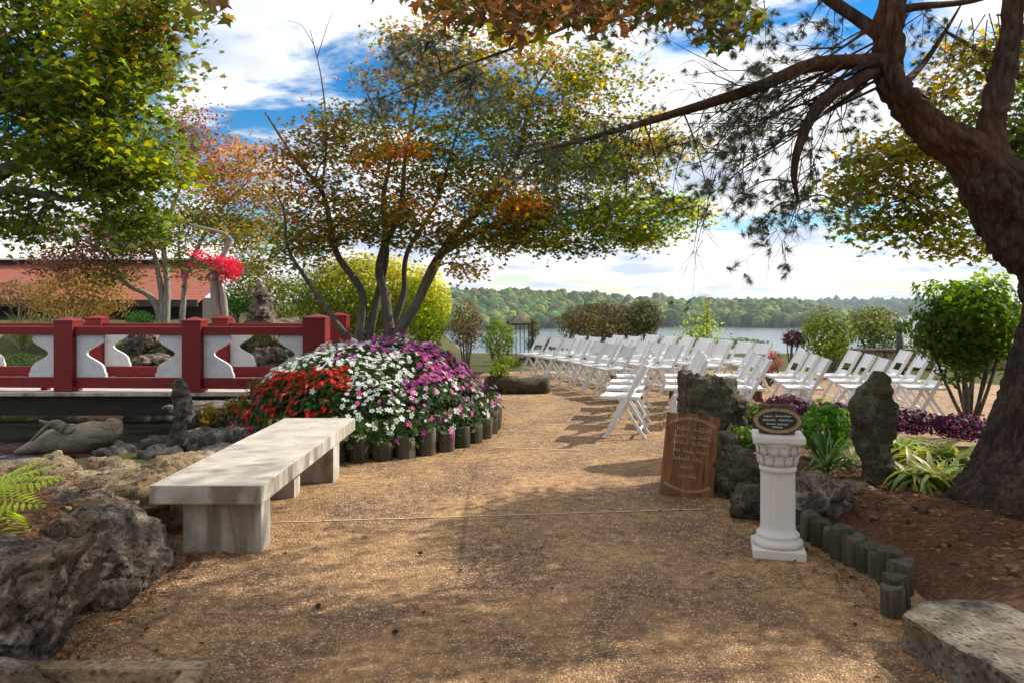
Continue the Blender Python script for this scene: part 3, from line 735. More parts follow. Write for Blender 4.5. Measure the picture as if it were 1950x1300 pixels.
for i in order:
    if P_[i][2] < .62 and random.random() < .5: continue
    p = Vector(P_[i]) + Vector(Nn[i]) * random.uniform(.015, .05); z = zone(p)
    s = random.uniform(.020, .038); nv = (Vector(Nn[i]) + Vector((random.gauss(0, .4), random.gauss(0, .4), random.gauss(.1, .3)))).normalized()
    if facing[i] > .05 and cnt < 300:
        o = bpy.data.objects.new('flower', fmesh[z]); link(o, fm); o.location = p; o.rotation_euler = nv.to_track_quat('Z', 'Y').to_euler(); o.scale = (s, s, s); cnt += 1
    else: rest[z].append((p, nv, s))
V = []; F_ = []; C_ = []
for z, lst in rest.items():
    pv, pf = petal_ring(None)
    for p, nv, s in lst:
        q = nv.to_track_quat('Z', 'Y'); b0 = len(V)
        V += [p + q @ (Vector(v) * s) for v in pv]; F_ += [tuple(b0 + k for k in f) for f in pf]; C_ += [FL[z]] * 30 + [(.7, .65, .2)] * 6
o = mesh_obj('flowers', V, F_, M['petal'], fm); o['kind'] = 'stuff'
ca = o.data.color_attributes.new('Col', 'FLOAT_COLOR', 'POINT'); ca.data.foreach_set('color', np.hstack([np.array(C_), np.ones((len(C_), 1))]).astype(np.float32).reshape(-1))

# ------------------------------------------------------------------ white pedestal
pd = empty('pedestal', tuple(gp(1481, 1052)), R(-15)); tag(pd, 'white plaster column pedestal standing on the path', 'pedestal')
bm = bmesh.new(); add_box(bm, (-.145, -.145, 0), (.145, .145, .055)); bm_obj('base', bm, M['plaster'], pd, bevel=.010, seg=3)
def lathe(name, prof, mat, parent, n=48, flute=None):
    V = []; F_ = []
    for r, z in prof:
        for i in range(n):
            th = 2 * math.pi * i / n; rr = r
            if flute and flute[0] < z < flute[1]: rr = r * (1 - .05 * (0.5 + .5 * math.cos(16 * th)) ** 2)
            V.append((math.cos(th) * rr, math.sin(th) * rr, z))
    for j in range(len(prof) - 1):
        for i in range(n): F_.append((j * n + i, j * n + (i + 1) % n, (j + 1) * n + (i + 1) % n, (j + 1) * n + i))
    F_.append(tuple(range((len(prof) - 1) * n, len(prof) * n))); F_.append(tuple(reversed(range(n))))
    return mesh_obj(name, V, F_, mat, parent, smooth=True)
lathe('shaft', [(.135, .0555), (.142, .07), (.138, .085), (.122, .095), (.118, .105), (.122, .115), (.119, .125), (.106, .135), (.100, .15), (.098, .17), (.098, .25), (.0975, .35), (.097, .46), (.097, .485), (.104, .49), (.106, .50), (.103, .51), (.098, .515), (.1, .52)], M['plaster'], pd, 96, (.16, .48))
lathe('capital', [(.098, .5205), (.103, .54), (.100, .545), (.104, .575), (.112, .60), (.118, .604), (.112, .61), (.118, .635), (.134, .655), (.130, .66)], M['plaster'], pd, 64)
for ring, (z, r, h, n_) in enumerate([(.525, .103, .062, 12), (.585, .112, .066, 12)]):
    for k in range(n_):
        th = 2 * math.pi * (k + .5 * ring) / n_; bm = bmesh.new()
        rows = []
        for q, (dz, dr, wd) in enumerate([(0, 0, .020), (.4, .003, .024), (.75, .008, .020), (.95, .020, .012), (.88, .027, .006)]):
            rows.append([bm.verts.new(Vector((r + dr + (.006 if s == 0 else 0), s * wd, z + dz * h))) for s in (-1, 0, 1)])
        for A, B in zip(rows, rows[1:]):
            for s in (0, 1): bm.faces.new((A[s], A[s + 1], B[s + 1], B[s]))
        bmesh.ops.rotate(bm, verts=bm.verts, cent=(0, 0, 0), matrix=Matrix.Rotation(th, 3, 'Z'))
        ob = bm_obj('acanthus_leaf', bm, M['plaster'], pd, smooth=True)
        sd = ob.modifiers.new('thickness', 'SOLIDIFY'); sd.thickness = .004
bm = bmesh.new(); add_box(bm, (-.142, -.142, .6605), (.142, .142, .70)); bm_obj('abacus', bm, M['plaster'], pd, bevel=.008)

def squiggle(T, x0, z0, w, h, seed, y, r=.0016, word=True):
    """looping pen strokes of an illegible hand-lettered word"""
    rr = random.Random(seed); n = max(3, int(w / (h * .55))); pts = []
    for k in range(n):
        bx = x0 + w * k / n; up = h * rr.choice([.55, .6, .55, 1.0, .9]); dn = -h * rr.choice([0, 0, 0, .35])
        pts += [(bx, 0), (bx + w / n * .45, up), (bx + w / n * .25, up * .8), (bx + w / n * .5, dn), (bx + w / n * .8, h * .12)]
    p_, r_ = catmull([Vector((x, y, z0 + z)) for x, z in pts], [r * rr.uniform(.7, 1.3) for _ in pts], 3)
    T.add(p_, r_, 4)
# oval plaque leaning on the pedestal top
pq = empty('oval_plaque', tuple(Vector(pd.location) + Vector((-.020, -.055, .702))), R(-15)); tag(pq, 'oval wood slice plaque with chalk lettering on top of the pedestal', 'plaque')
def oval(name, rx, rz, y0, y1, mat, parent, n=48, wob=0):
    V = []; F_ = []
    for y in (y0, y1):
        for i in range(n):
            th = 2 * math.pi * i / n; k = 1 + wob * noise.noise(Vector((math.cos(th) * 2, math.sin(th) * 2, 1)))
            V.append((math.cos(th) * rx * k, y, .080 + math.sin(th) * rz * k))
    F_ = [tuple(range(n)), tuple(reversed(range(n, 2 * n)))] + [(i, n + i, n + (i + 1) % n, (i + 1) % n) for i in range(n)]
    o = mesh_obj(name, V, F_, mat, parent); o.rotation_euler = (R(-14), 0, 0); return o
oval('bark_edge', .140, .080, 0, .028, M['plaque_bark'], pq, wob=.03)
oval('face', .131, .072, -.0045, -.0005, M['plaque_rim'], pq, wob=.03)
oval('slate', .108, .053, -.009, -.005, M['slate'], pq)
T = Tubes()
for k, (x0, z, w) in enumerate([(-.075, .100, .055), (-.01, .103, .085), (-.08, .078, .07), (.005, .080, .08), (-.06, .056, .05), (.0, .056, .06), (-.03, .038, .06)]):
    squiggle(T, x0, z, w, .010, 300 + k, -.0105, .0011)
o = T.obj('lettering', M['chalk'], pq); o.rotation_euler = (R(-14), 0, 0)
bm = bmesh.new(); add_box(bm, (-.10, .05, .0), (.10, .085, .165)); ob = bm_obj('stand', bm, M['cream_wall'], pq, bevel=.004)
ob.data.materials[0] = M['rock']

# ------------------------------------------------------------------ wooden sign
sg = empty('wooden_sign', tuple(gp(1306, 946)), R(-17)); tag(sg, 'stained wooden board sign with white hand lettering leaning against rocks', 'sign')
sg.rotation_euler = (R(-11), R(5.5), R(-12))
for k in range(5):
    w = .40 / 5; bm = bmesh.new(); add_box(bm, (-.20 + w * k + .0012, 0, 0), (-.20 + w * (k + 1) - .0012, .022, .62 + .004 * ((k * 7) % 3)))
    bm_obj('plank', bm, M['sign_wood'] if k % 2 else M['sign_wood2'], sg, bevel=.002, seg=1)
for z in (.10, .50):
    bm = bmesh.new(); add_box(bm, (-.18, .0225, z), (.18, .042, z + .05)); bm_obj('batten', bm, M['sign_wood'], sg, bevel=0)
T = Tubes()
lines = [(.500, [(-.115, .10), (.02, .13)]), (.445, [(-.13, .10), (-.005, .045), (.06, .09)]), (.395, [(-.135, .12), (.01, .13)]), (.335, [(-.12, .05), (-.05, .08), (.05, .09)]), (.275, [(-.115, .12), (.03, .07)]), (.215, [(-.06, .10)]), (.15, [(-.07, .14)])]
for li, (z, ws) in enumerate(lines):
    for k, (x0, w) in enumerate(ws): squiggle(T, x0, z, w, .030, 31 * li + k, -.0016, .0014)
T.obj('lettering', M['letter'], sg)
for top in (0, 1):
    T = Tubes(); T.add([Vector(((k / 29 * 2 - 1) * .165, -.0020, (.590 - .045 * (k / 29 * 2 - 1) ** 2) if top else (.045 + .045 * (k / 29 * 2 - 1) ** 2))) for k in range(30)], [.0011] * 30, 4)
    for k in range(30):
        q = k / 29 * 2 - 1; x = q * .165; z = (.590 - .045 * q * q) if top else (.045 + .045 * q * q)
        for s in (-1, 1):
            dx, dz = .009 * (1 if q > 0 else -1), s * .012
            T.add([Vector((x, -.0022, z)), Vector((x + dx * .6, -.0030, z + dz * .7)), Vector((x + dx, -.0022, z + dz))], [.001, .0032, .0008], 4)
    T.obj('garland', M['letter'], sg)

# ------------------------------------------------------------------ folding chairs
def make_chair():
    root = empty('folding_chair'); W = .215
    sd = M['chair']
    bm = bmesh.new()                      # seat with slots
    for k in range(4): add_box(bm, (-.235 + k * .1, -.19, .425), (-.235 + k * .1 + .092, .19, .447))
    add_box(bm, (-.24, -.205, .419), (.168, -.1905, .452)); add_box(bm, (-.24, .1905, .419), (.168, .205, .452)); add_box(bm, (-.262, -.205, .416), (-.2405, .205, .452))
    bm_obj('seat', bm, sd, root, bevel=.004, seg=1)
    F0, B0 = Vector((-.20, 0, 0)), Vector((.235, 0, .79))
    for s in (-1, 1):
        bm = bmesh.new(); add_bar(bm, F0 + Vector((0, s * W, 0)), B0 + Vector((0, s * W, 0)), .022, .045, Vector((1, 0, 0))); bm_obj('front_leg', bm, sd, root, bevel=.005, seg=1)
        bm = bmesh.new(); add_bar(bm, Vector((.225, s * (W - .03), 0)), Vector((-.06, s * (W - .03), .43)), .022, .036, Vector((1, 0, 0))); bm_obj('rear_leg', bm, sd, root, bevel=.004, seg=1)
    def along(z): return F0 + (B0 - F0) * (z / .79)
    def panel(name, z0, z1, thick):
        bm = bmesh.new(); a_, b2 = along(z0), along(z1); n = 7; rows = []
        nrm = Vector((.79, 0, -.435)).normalized()
        fr = []; bk = []
        for zz in (a_, b2):
            for k in range(n):
                y = -.2035 + .407 * k / (n - 1); bow = .030 * (1 - (y / .2035) ** 2)
                fr.append(bm.verts.new(zz + Vector((bow, y, 0)) - nrm * thick)); bk.append(bm.verts.new(zz + Vector((bow, y, 0)) + nrm * thick))
        for L_, flip in ((fr, False), (bk, True)):
            for k in range(n - 1): bm.faces.new((L_[k], L_[k + 1], L_[n + k + 1], L_[n + k]))
        for k in range(n - 1):
            bm.faces.new((fr[k], fr[k + 1], bk[k + 1], bk[k])); bm.faces.new((fr[n + k], fr[n + k + 1], bk[n + k + 1], bk[n + k]))
        bm.faces.new((fr[0], bk[0], bk[n], fr[n])); bm.faces.new((fr[n - 1], bk[n - 1], bk[2 * n - 1], fr[2 * n - 1]))
        return bm_obj(name, bm, sd, root)
    panel('backrest', .615, .782, .008)
    panel('back_slat', .465, .515, .008)
    for x, z, nm in ((-.118, .15, 'stretcher'), (.165, .09, 'rear_stretcher')):
        bm = bmesh.new(); w_ = W - .012 if nm == 'stretcher' else W - .042; add_bar(bm, (x, -w_, z), (x, w_, z), .02, .02); bm_obj(nm, bm, sd, root, bevel=0)
    return root
proto = make_chair(); first = [True]
def put_chair(x, y, facing, label, group):
    """facing: unit vector the sitter looks along; local -X"""
    if first[0]: o = proto; first[0] = False
    else:
        o = proto.copy(); COL.objects.link(o)
        for ch in proto.children:
            c = ch.copy(); COL.objects.link(c); c.parent = o
    o.location = (x, y, .008); o.rotation_euler = (0, 0, math.atan2(-facing[1], -facing[0]) + random.uniform(-.05, .05))
    tag(o, label, 'chair', group)
ORD = ['first', 'second', 'third', 'fourth', 'fifth', 'sixth', 'seventh']
def block(p0, p1, n, rows, step, bow, side, group, sv=None, short=0):
    p0, p1 = Vector(p0), Vector(p1); d = (p1 - p0).normalized(); nrm = Vector((d.y, -d.x)) if Vector((d.y, -d.x)).x > 0 else Vector((-d.y, d.x))
    for r_i in range(rows):
        for k in range(n - (short if r_i else 0)):
            q = k / (n - 1); p = p0 + (p1 - p0) * q + (sv or nrm) * (step * r_i) - nrm * bow * 4 * q * (1 - q) + Vector((random.uniform(-.02, .02), random.uniform(-.02, .02)))
            f = -nrm + d * (q - .5) * -.12
            put_chair(p.x, p.y, f.normalized(), f'white folding chair, {ORD[k]} from the aisle, {ORD[r_i]} row {side}', group)
block((1.62, 12.0), (.42, 15.6), 7, 4, .86, -.10, 'beyond the aisle', 'chairs beyond the aisle')
block((1.72, 10.75), (1.26, 8.45), 4, 6, .73, .0, 'before the aisle', 'chairs on the near side of the aisle', Vector((1, .03)), 1)

# slatted crates at the row ends by the aisle
def crate(loc, rz, label, s=(.34, .34, .36)):
    o = empty('wooden_crate', loc, rz); tag(o, label, 'crate', 'crates along the aisle')
    for sx_ in (-1, 1):
        for sy in (-1, 1):
            bm = bmesh.new(); add_box(bm, (sx_ * s[0] / 2 - .018, sy * s[1] / 2 - .018, .01), (sx_ * s[0] / 2 + .018, sy * s[1] / 2 + .018, s[2])); bm_obj('post', bm, M['crate'], o, bevel=.003, seg=1)
    for k in range(4):
        for sx_ in (-1, 1):
            q = -s[0] / 2 + .06 + k * (s[0] - .12) / 3
            bm = bmesh.new(); add_box(bm, (q - .03, sx_ * (s[1] / 2 - .008) - .006, .03), (q + .03, sx_ * (s[1] / 2 - .008) + .006, s[2] - .03)); bm_obj('slat', bm, M['crate'], o, bevel=0)
            bm = bmesh.new(); add_box(bm, (sx_ * (s[0] / 2 - .008) - .006, q - .03, .03), (sx_ * (s[0] / 2 - .008) + .006, q + .03, s[2] - .03)); bm_obj('slat', bm, M['crate'], o, bevel=0)
    bm = bmesh.new(); add_box(bm, (-s[0] / 2 - .03, -s[1] / 2 - .03, s[2] + .001), (s[0] / 2 + .03, s[1] / 2 + .03, s[2] + .022)); bm_obj('lid', bm, M['crate'], o, bevel=.003, seg=1)
crate((1.72, 11.45, .01), .2, 'brown slatted crate at the aisle end of the first far row')
crate((2.58, 11.35, .01), .1, 'brown slatted crate at the aisle end of the second far row')
crate((3.42, 11.2, .01), .1, 'weathered slatted crate behind the tall mossy boulder')

# ------------------------------------------------------------------ trees
GREEN = [(.085, .125, .02), (.12, .17, .024), (.16, .20, .028)]
YGREEN = [(.28, .31, .02), (.20, .26, .02), (.38, .35, .025)]
OLIVE = [(.18, .18, .03), (.24, .19, .04), (.15, .15, .028), (.12, .14, .025)]
GOLD = [(.48, .33, .03), (.40, .25, .03), (.30, .24, .03)]
ORANGE = [(.56, .19, .025), (.46, .14, .02), (.52, .27, .03)]
RUST = [(.30, .11, .035), (.22, .10, .035), (.34, .17, .045)]
MAUVE = [(.20, .085, .065), (.25, .12, .08), (.16, .07, .05)]
def tree(name, label, base, stems, lobes, lsize, per, barkm, tmpl=MAPLE, twigs=3, flat=.45, clump=.30, upbias=.9, group=None, dead=(), crown='crown', leafmat='leaf', tr=.012):
    """stems: [(pts, r0, r1)] in world space; lobes: [(px,py,rx,ry,Y,dY,n,palette)]"""
    root = empty(name, base); tag(root, label, 'tree', group); B = Vector(base)
    T = Tubes(); anchors = []
    for pts, r0, r1 in stems:
        n = len(pts); p_, r_ = catmull([Vector(p) - B for p in pts], [r0 + (r1 - r0) * (i / (n - 1)) ** .8 for i in range(n)], 6)
        T.add(p_, r_, 9, .25); anchors += [(p, r) for p, r in zip(p_, r_)][3:]
    T.obj('trunk', barkm, root)
    TB = Tubes(); pos = []; col = []
    for (px, py, rx, ry, Y, dY, n, palette) in lobes:
        c = at(px, py, Y) - B; ax = rx / FPX * Y; az = ry / FPX * Y
        for q in in_ball(n):
            cp = c + Vector((q[0] * ax, q[1] * dY, q[2] * az))
            # branch from the closest sensible anchor
            best = min(anchors, key=lambda a: (a[0] - cp).length + (.6 * max(0, a[0].z - cp.z)))
            s = best[0]; dvec = cp - s; L = dvec.length
            if L > .12:
                mid = s + dvec * .5 + Vector((random.gauss(0, .06), random.gauss(0, .06), .10 + random.gauss(0, .05))) * L
                r0 = min(best[1] * .55, tr * (1 + L * .8))
                p_, r_ = catmull([s, mid, cp], [r0, r0 * .6, r0 * .22], 4); TB.add(p_, r_, 5, 0, False)
                if L > .5: anchors.append((mid, r0 * .6))
            for _ in range(twigs):
                d_ = Vector((random.gauss(0, 1), random.gauss(0, 1), random.gauss(.1, .35))).normalized() * clump * random.uniform(.7, 1.3)
                TB.add([cp, cp + d_ * .5 + Vector((0, 0, .02)), cp + d_], [tr * .3, tr * .22, tr * .08], 4, 0, False)
            k = int(per * random.uniform(.6, 1.4))
            g = rng.normal(size=(k, 3)) * np.array((clump, clump, clump * flat)) * .72
            pos.append(np.array(cp) + g)
            pc = palette[random.randrange(len(palette))]
            cc = pal([pc] * 3 + list(palette), k, .22); col.append(cc)
    TB.obj('branches', barkm, root)['kind'] = 'stuff'
    for d_ in dead:
        T2 = Tubes()
        for pts, r0, r1 in d_: 
            p_, r_ = catmull([Vector(p) - B for p in pts], [r0 + (r1 - r0) * i / (len(pts) - 1) for i in range(len(pts))], 5); T2.add(p_, r_, 6)
        T2.obj('bare_branch', barkm, root)
    P_ = np.concatenate(pos); C_ = np.concatenate(col)
    leaf_cloud(crown, tmpl, P_, lsize * rng.uniform(.7, 1.25, len(P_)), C_, M[leafmat], root, upbias=upbias)
    return root
def pxs(lst, Y, dys=None): return [at(x, y, Y + (0 if dys is None else dys[i])) for i, (x, y) in enumerate(lst)]
Y0 = 11.2
tb = at(725, 660, Y0); tb.z = 0
stems = [(pxs([(682, 715), (682, 650), (690, 560), (640, 480), (615, 370), (560, 300), (505, 215)], Y0, [0, 0, 0, 0, .2, .3, .3]), 0.09, .014),
         (pxs([(702, 715), (702, 650), (716, 580), (736, 480), (730, 380), (742, 280), (700, 180)], Y0, [.1] * 7), .085, .016),
         (pxs([(742, 715), (742, 650), (735, 570), (722, 500), (762, 400), (772, 300), (800, 150)], Y0, [-.1] * 7), .105, .016),
         (pxs([(752, 715), (752, 650), (792, 580), (842, 480), (905, 410), (1000, 330), (1100, 260)], Y0, [-.1, -.1, -.2, -.2, -.3, -.5, -.6]), .115, .018),
         (pxs([(745, 715), (745, 640), (768, 560), (776, 480), (832, 380), (885, 200)], Y0, [.2] * 6), .075, .014),
         (pxs([(660, 640), (620, 585), (575, 520), (548, 470), (540, 400), (520, 360)], Y0, [-.3] * 6), .045, .010),
         (pxs([(842, 480), (950, 425), (1090, 408), (1210, 380), (1300, 385)], Y0, [-.2, -.3, -.5, -.4, -.4]), .06, .012),
         (pxs([(905, 410), (985, 300), (1010, 190), (1060, 110)], Y0, [-.3, 0, .2, .3]), .05, .014)]
lob = [(860, 260, 240, 140, 11.2, 1.3, 64, OLIVE), (720, 330, 150, 100, 11.0, 1.2, 36, RUST + OLIVE + GREEN), (800, 400, 170, 60, 10.8, 1.1, 34, RUST + ORANGE + OLIVE + GREEN), (940, 395, 120, 70, 10.6, 1.0, 28, ORANGE + OLIVE + GREEN),
       (1110, 365, 150, 75, 10.9, 1.1, 42, GREEN + OLIVE + YGREEN), (1215, 425, 110, 32, 10.8, .8, 30, GREEN + YGREEN), (1050, 435, 110, 40, 10.7, .9, 28, GREEN + YGREEN), (930, 455, 90, 25, 10.8, .7, 16, OLIVE + GREEN), (1090, 465, 70, 14, 10.7, .4, 8, GREEN), (1180, 455, 80, 14, 10.7, .4, 10, GREEN + YGREEN), (860, 470, 40, 18, 10.7, .4, 5, OLIVE), (1270, 395, 60, 14, 10.7, .4, 8, YGREEN + GREEN),
       (897, 514, 34, 9, 10.6, .2, 4, GOLD), (1200, 300, 130, 60, 11.0, 1.0, 32, OLIVE + GOLD + GREEN), (1000, 180, 200, 100, 11.4, 1.2, 52, GOLD + OLIVE + GREEN + RUST), (790, 120, 130, 70, 11.4, 1.0, 30, OLIVE + RUST),
       (620, 250, 90, 60, 11.2, .8, 18, RUST + OLIVE), (610, 420, 100, 70, 11.3, 1.0, 34, OLIVE + RUST), (550, 330, 55, 60, 11.2, .6, 11, RUST), (1335, 403, 26, 12, 10.8, .2, 3, YGREEN), (1150, 190, 120, 80, 11.2, 1.0, 30, GOLD + OLIVE + GREEN),
       (1245, 270, 40, 16, 10.6, .3, 4, GOLD), (720, 440, 110, 35, 11.0, .8, 18, OLIVE + GREEN), (560, 480, 70, 45, 11.2, .7, 14, OLIVE), (960, 290, 180, 80, 11.4, 1.0, 44, OLIVE + GREEN), (1000, 390, 60, 25, 10.3, .4, 6, ORANGE), (745, 300, 40, 25, 10.3, .4, 4, ORANGE), (900, 90, 160, 60, 11.6, 1.0, 26, OLIVE + GOLD), (1090, 290, 120, 60, 11.2, .9, 26, OLIVE + GREEN)]
dead = [[(pxs([(612, 370), (622, 260), (612, 150), (590, 55)], 11.2), .02, .004), (pxs([(604, 110), (620, 60), (632, 25)], 11.2), .007, .003), (pxs([(600, 90), (575, 50), (548, 40)], 11.2), .006, .002)]]
tree('maple_tree', 'multi-stemmed maple with orange and green autumn leaves behind the flower mound', tb, stems, lob, .068, 66, M['maple_bark'], dead=dead, clump=.25, flat=.45)

# big green maple at the left, nearer
Yl = 6.6; tb = Vector((-5.6, 6.9, 0))
stems = [([tb, (-5.5, 6.8, 1.2), (-5.2, 6.7, 2.2), at(0, 330, Yl), at(80, 300, Yl), at(200, 240, Yl)], .16, .02),
         ([(-5.5, 6.8, 1.2), (-5.0, 6.6, 2.0), at(0, 365, Yl), at(140, 380, Yl), at(225, 348, Yl), at(300, 330, Yl)], .07, .012),
         ([(-5.2, 6.7, 2.2), at(-60, 150, Yl), at(60, 80, Yl), at(200, 30, Yl)], .08, .015)]
lob = [(110, 110, 170, 120, 6.7, 1.1, 46, GREEN), (175, 250, 120, 110, 6.6, 1.0, 36, GREEN), (60, 250, 110, 120, 6.9, 1.0, 30, GREEN), (225, 330, 80, 70, 6.6, .7, 20, GREEN), (235, 415, 50, 50, 6.6, .5, 12, GREEN),
       (60, 415, 80, 40, 6.8, .6, 12, GREEN), (215, 190, 55, 100, 6.2, .5, 18, YGREEN + GREEN), (215, 60, 70, 80, 6.4, .7, 16, YGREEN + GREEN + GREEN), (275, 80, 40, 60, 6.1, .4, 9, OLIVE + GREEN + RUST[:1]), (300, 20, 50, 40, 6.0, .4, 7, OLIVE + GREEN), (-20, 60, 90, 150, 6.4, 1.0, 24, GREEN + OLIVE), (120, -60, 200, 50, 6.6, 1.0, 20, OLIVE), (280, 300, 40, 50, 6.4, .4, 7, YGREEN + GREEN)]
tree('maple_tree', 'large green maple overhanging from the left edge above the bridge', tb, stems, lob, .068, 76, M['maple_bark'], clump=.25, flat=.45)

# thin reddish trees behind the bridge
tb = at(315, 600, 19.5)
gz = ground_z(tb.x, tb.y); tb.z = gz
Ym = 19.5
stems = [([tb, at(290, 570, Ym), at(240, 540, Ym), at(195, 480, Ym), at(120, 440, Ym)], .10, .02), ([tb, at(305, 540, Ym), at(288, 470, Ym), at(250, 400, Ym)], .11, .02), ([tb, at(318, 530, Ym), at(312, 450, Ym), at(345, 350, Ym), at(380, 230, Ym)], .11, .02)]
lob = [(200, 455, 130, 45, 19.4, 1.2, 34, MAUVE), (150, 490, 80, 25, 19.2, 1.0, 14, MAUVE), (300, 430, 110, 60, 19.5, 1.3, 24, MAUVE + OLIVE), (370, 250, 60, 50, 19.6, 1.0, 13, MAUVE), (420, 320, 100, 70, 19.5, 1.3, 30, RUST + ORANGE), (190, 520, 50, 20, 19.0, .6, 6, OLIVE)]
tree('autumn_tree', 'thin reddish tree with forked trunk behind the bridge rail', tb, stems, lob, .10, 120, M['grey_bark'], clump=.45, tr=.02, tmpl=OVAL)
tb = at(345, 596, 18.8); tb.z = ground_z(tb.x, tb.y); Ym = 18.8
stems = [([tb, at(352, 540, Ym), at(372, 480, Ym), at(420, 400, Ym), at(470, 350, Ym)], .08, .02), ([at(352, 540, Ym), at(340, 470, Ym), at(345, 400, Ym)], .05, .015)]
lob = [(470, 370, 80, 60, 18.8, 1.0, 20, RUST + OLIVE), (480, 450, 60, 60, 18.6, 1.0, 18, OLIVE + GOLD), (400, 420, 60, 40, 18.8, .8, 10, OLIVE), (340, 500, 40, 25, 18.6, .5, 5, OLIVE), (500, 530, 50, 40, 18.9, .8, 12, OLIVE)]
tree('autumn_tree', 'slender brownish tree beside the wooden flower post', tb, stems, lob, .10, 120, M['grey_bark'], clump=.45, tr=.018, tmpl=OVAL)

# maple behind the pine on the right
tb = Vector((6.2, 7.6, .1)); Yr = 6.8
stems = [([tb, (6.0, 7.5, 1.4), (5.5, 7.2, 2.4), at(1960, 320, 7.0), at(1850, 330, Yr), at(1720, 380, Yr)], .15, .015), ([(5.5, 7.2, 2.4), at(2000, 200, 7.2), at(1900, 120, 7.0), at(1800, 60, 7.0)], .07, .015)]
lob = [(1690, 395, 100, 55, 6.8, .6, 15, OLIVE + YGREEN), (1770, 440, 60, 30, 6.8, .4, 6, OLIVE + YGREEN), (1630, 345, 60, 35, 6.8, .4, 6, OLIVE), (1860, 150, 80, 90, 7.2, .6, 16, OLIVE + GOLD), (1920, 330, 60, 110, 7.2, .7, 18, GREEN + YGREEN), (1800, 270, 70, 50, 7.0, .5, 11, YGREEN + OLIVE), (1840, 470, 50, 14, 6.8, .3, 4, YGREEN), (1700, 300, 60, 30, 7.0, .4, 8, OLIVE + GOLD), (1990, 150, 80, 120, 7.4, .8, 14, GREEN), (2075, 240, 90, 150, 6.0, .8, 60, GREEN), (2250, 200, 140, 150, 6.2, 1.0, 50, GREEN), (2420, 60, 160, 160, 6.6, 1.0, 30, GREEN), (2150, -60, 160, 120, 7.0, 1.0, 24, GREEN)]
tree('maple_tree', 'green-gold maple foliage reaching in behind the pine limbs', tb, stems, lob, .066, 76, M['maple_bark'], clump=.22, flat=.5)

# ------------------------------------------------------------------ old pine
tb = Vector((3.42, 5.0, .0))
pine = empty('pine_tree', tb); tag(pine, 'old leaning pine with thick scaly trunk and long bare twigs at right', 'tree')
T = Tubes()
Yp = 5.0
trunk = [Vector((3.46, 5.0, -.1)), Vector((3.47, 5.0, .12)), Vector((3.52, 5.0, .45)), Vector((3.60, 5.0, .85)), Vector((3.66, 5.0, 1.25)), at(2032, 520, Yp), at(1950, 430, Yp), at(1895, 360, Yp), at(1850, 300, Yp), at(1765, 240, Yp), at(1702, 165, Yp), at(1690, 80, Yp), at(1700, -20, Yp), at(1690, -150, 5.2), at(1720, -320, 5.5)]
p_, r_ = catmull([p - tb for p in trunk], [.58, .50, .385, .325, .30, .28, .25, .215, .155, .122, .102, .094, .09, .08, .05], 18)
T.add(p_, r_, 150, .26, ridge=.026)
limb2 = [at(1880, 330, Yp), at(1885, 255, Yp), at(1908, 150, Yp), at(1925, 60, Yp), at(1935, -40, Yp), at(1960, -200, 5.2)]
p_, r_ = catmull([p - tb for p in limb2], [.14, .09, .08, .075, .07, .05], 16); T.add(p_, r_, 56, .25, ridge=.018)
T.obj('trunk', M['pine_bark'], pine)
TL = Tubes()
limbs = [([(1695, 118), (1620, 118), (1540, 125), (1440, 168), (1300, 212), (1190, 245), (1080, 275), (960, 300)], [.06, .05, .045, .038, .03, .022, .014, .006], [0, -.05, -.1, -.1, 0, .1, .2, .3]),
         ([(1668, 135), (1620, 160), (1560, 200), (1525, 270), (1512, 330), (1520, 385)], [.045, .04, .036, .03, .024, .008], [0, -.1, -.2, -.2, -.2, -.2]),
         ([(1680, 70), (1640, 40), (1580, 0), (1500, -60), (1350, -120)], [.05, .045, .04, .03, .01], [0, .1, .2, .3, .5]),
         ([(1705, 20), (1760, 12), (1850, 2), (1960, -30)], [.03, .025, .02, .01], [0, .1, .3, .5]),
         ([(1700, -60), (1500, -90), (1240, -30), (1060, 60), (900, 120), (720, 190)], [.04, .03, .018, .012, .008, .004], [0, -.1, .1, .3, .5, .6]),
         ([(1720, 160), (1760, 120), (1800, 60), (1830, 10)], [.03, .02, .014, .006], [.1, .3, .4, .5])]
tips = []; limb_pts = []
def sub_twigs(p0, p1, r, depth, nseg=3):
    pass
for pts, rr, dy in limbs:
    p_, r_ = catmull([at(x, y, Yp + dy[i]) - tb for i, (x, y) in enumerate(pts)], rr, 6); TL.add(p_, r_, 8, .15); limb_pts += p_
TL.obj('limbs', M['pine_bark'], pine)
TT = Tubes()
rt = random.Random(21)
def twig(a, ang, L, r, Y, depth=0):
    """a: (px,py); ang in the picture plane of depth Y (0 = right, 90 = up)"""
    pts = [a]; x, y = a; A = ang
    n = 4
    for k in range(n):
        A += rt.gauss(0, 7); x += math.cos(R(A)) * L / n; y -= math.sin(R(A)) * L / n; pts.append((x, y))
    dY = rt.gauss(0, .22) * (L / 200)
    P3 = [at(px, py, Y + dY * i / n) - tb for i, (px, py) in enumerate(pts)]
    p_, r_ = catmull(P3, [r * (1 - .8 * i / n) for i in range(n + 1)], 3); TT.add(p_, r_, 5, 0, False)
    Ye = Y + dY
    if depth < 2:
        for k in range(rt.randint(3, 5)):
            i = rt.randint(1, n); twig(pts[i], ang + rt.choice([-1, 1]) * rt.uniform(18, 55), L * rt.uniform(.25, .5), r * .5, Y + dY * i / n, depth + 1)
    else: tips.append(P3[-1])
L1 = [(1690, 118), (1620, 118), (1540, 125), (1440, 168), (1300, 212), (1190, 245)]
def on(path, q):
    q *= len(path) - 1; i = min(int(q), len(path) - 2); f = q - i
    return (path[i][0] + (path[i + 1][0] - path[i][0]) * f, path[i][1] + (path[i + 1][1] - path[i][1]) * f)
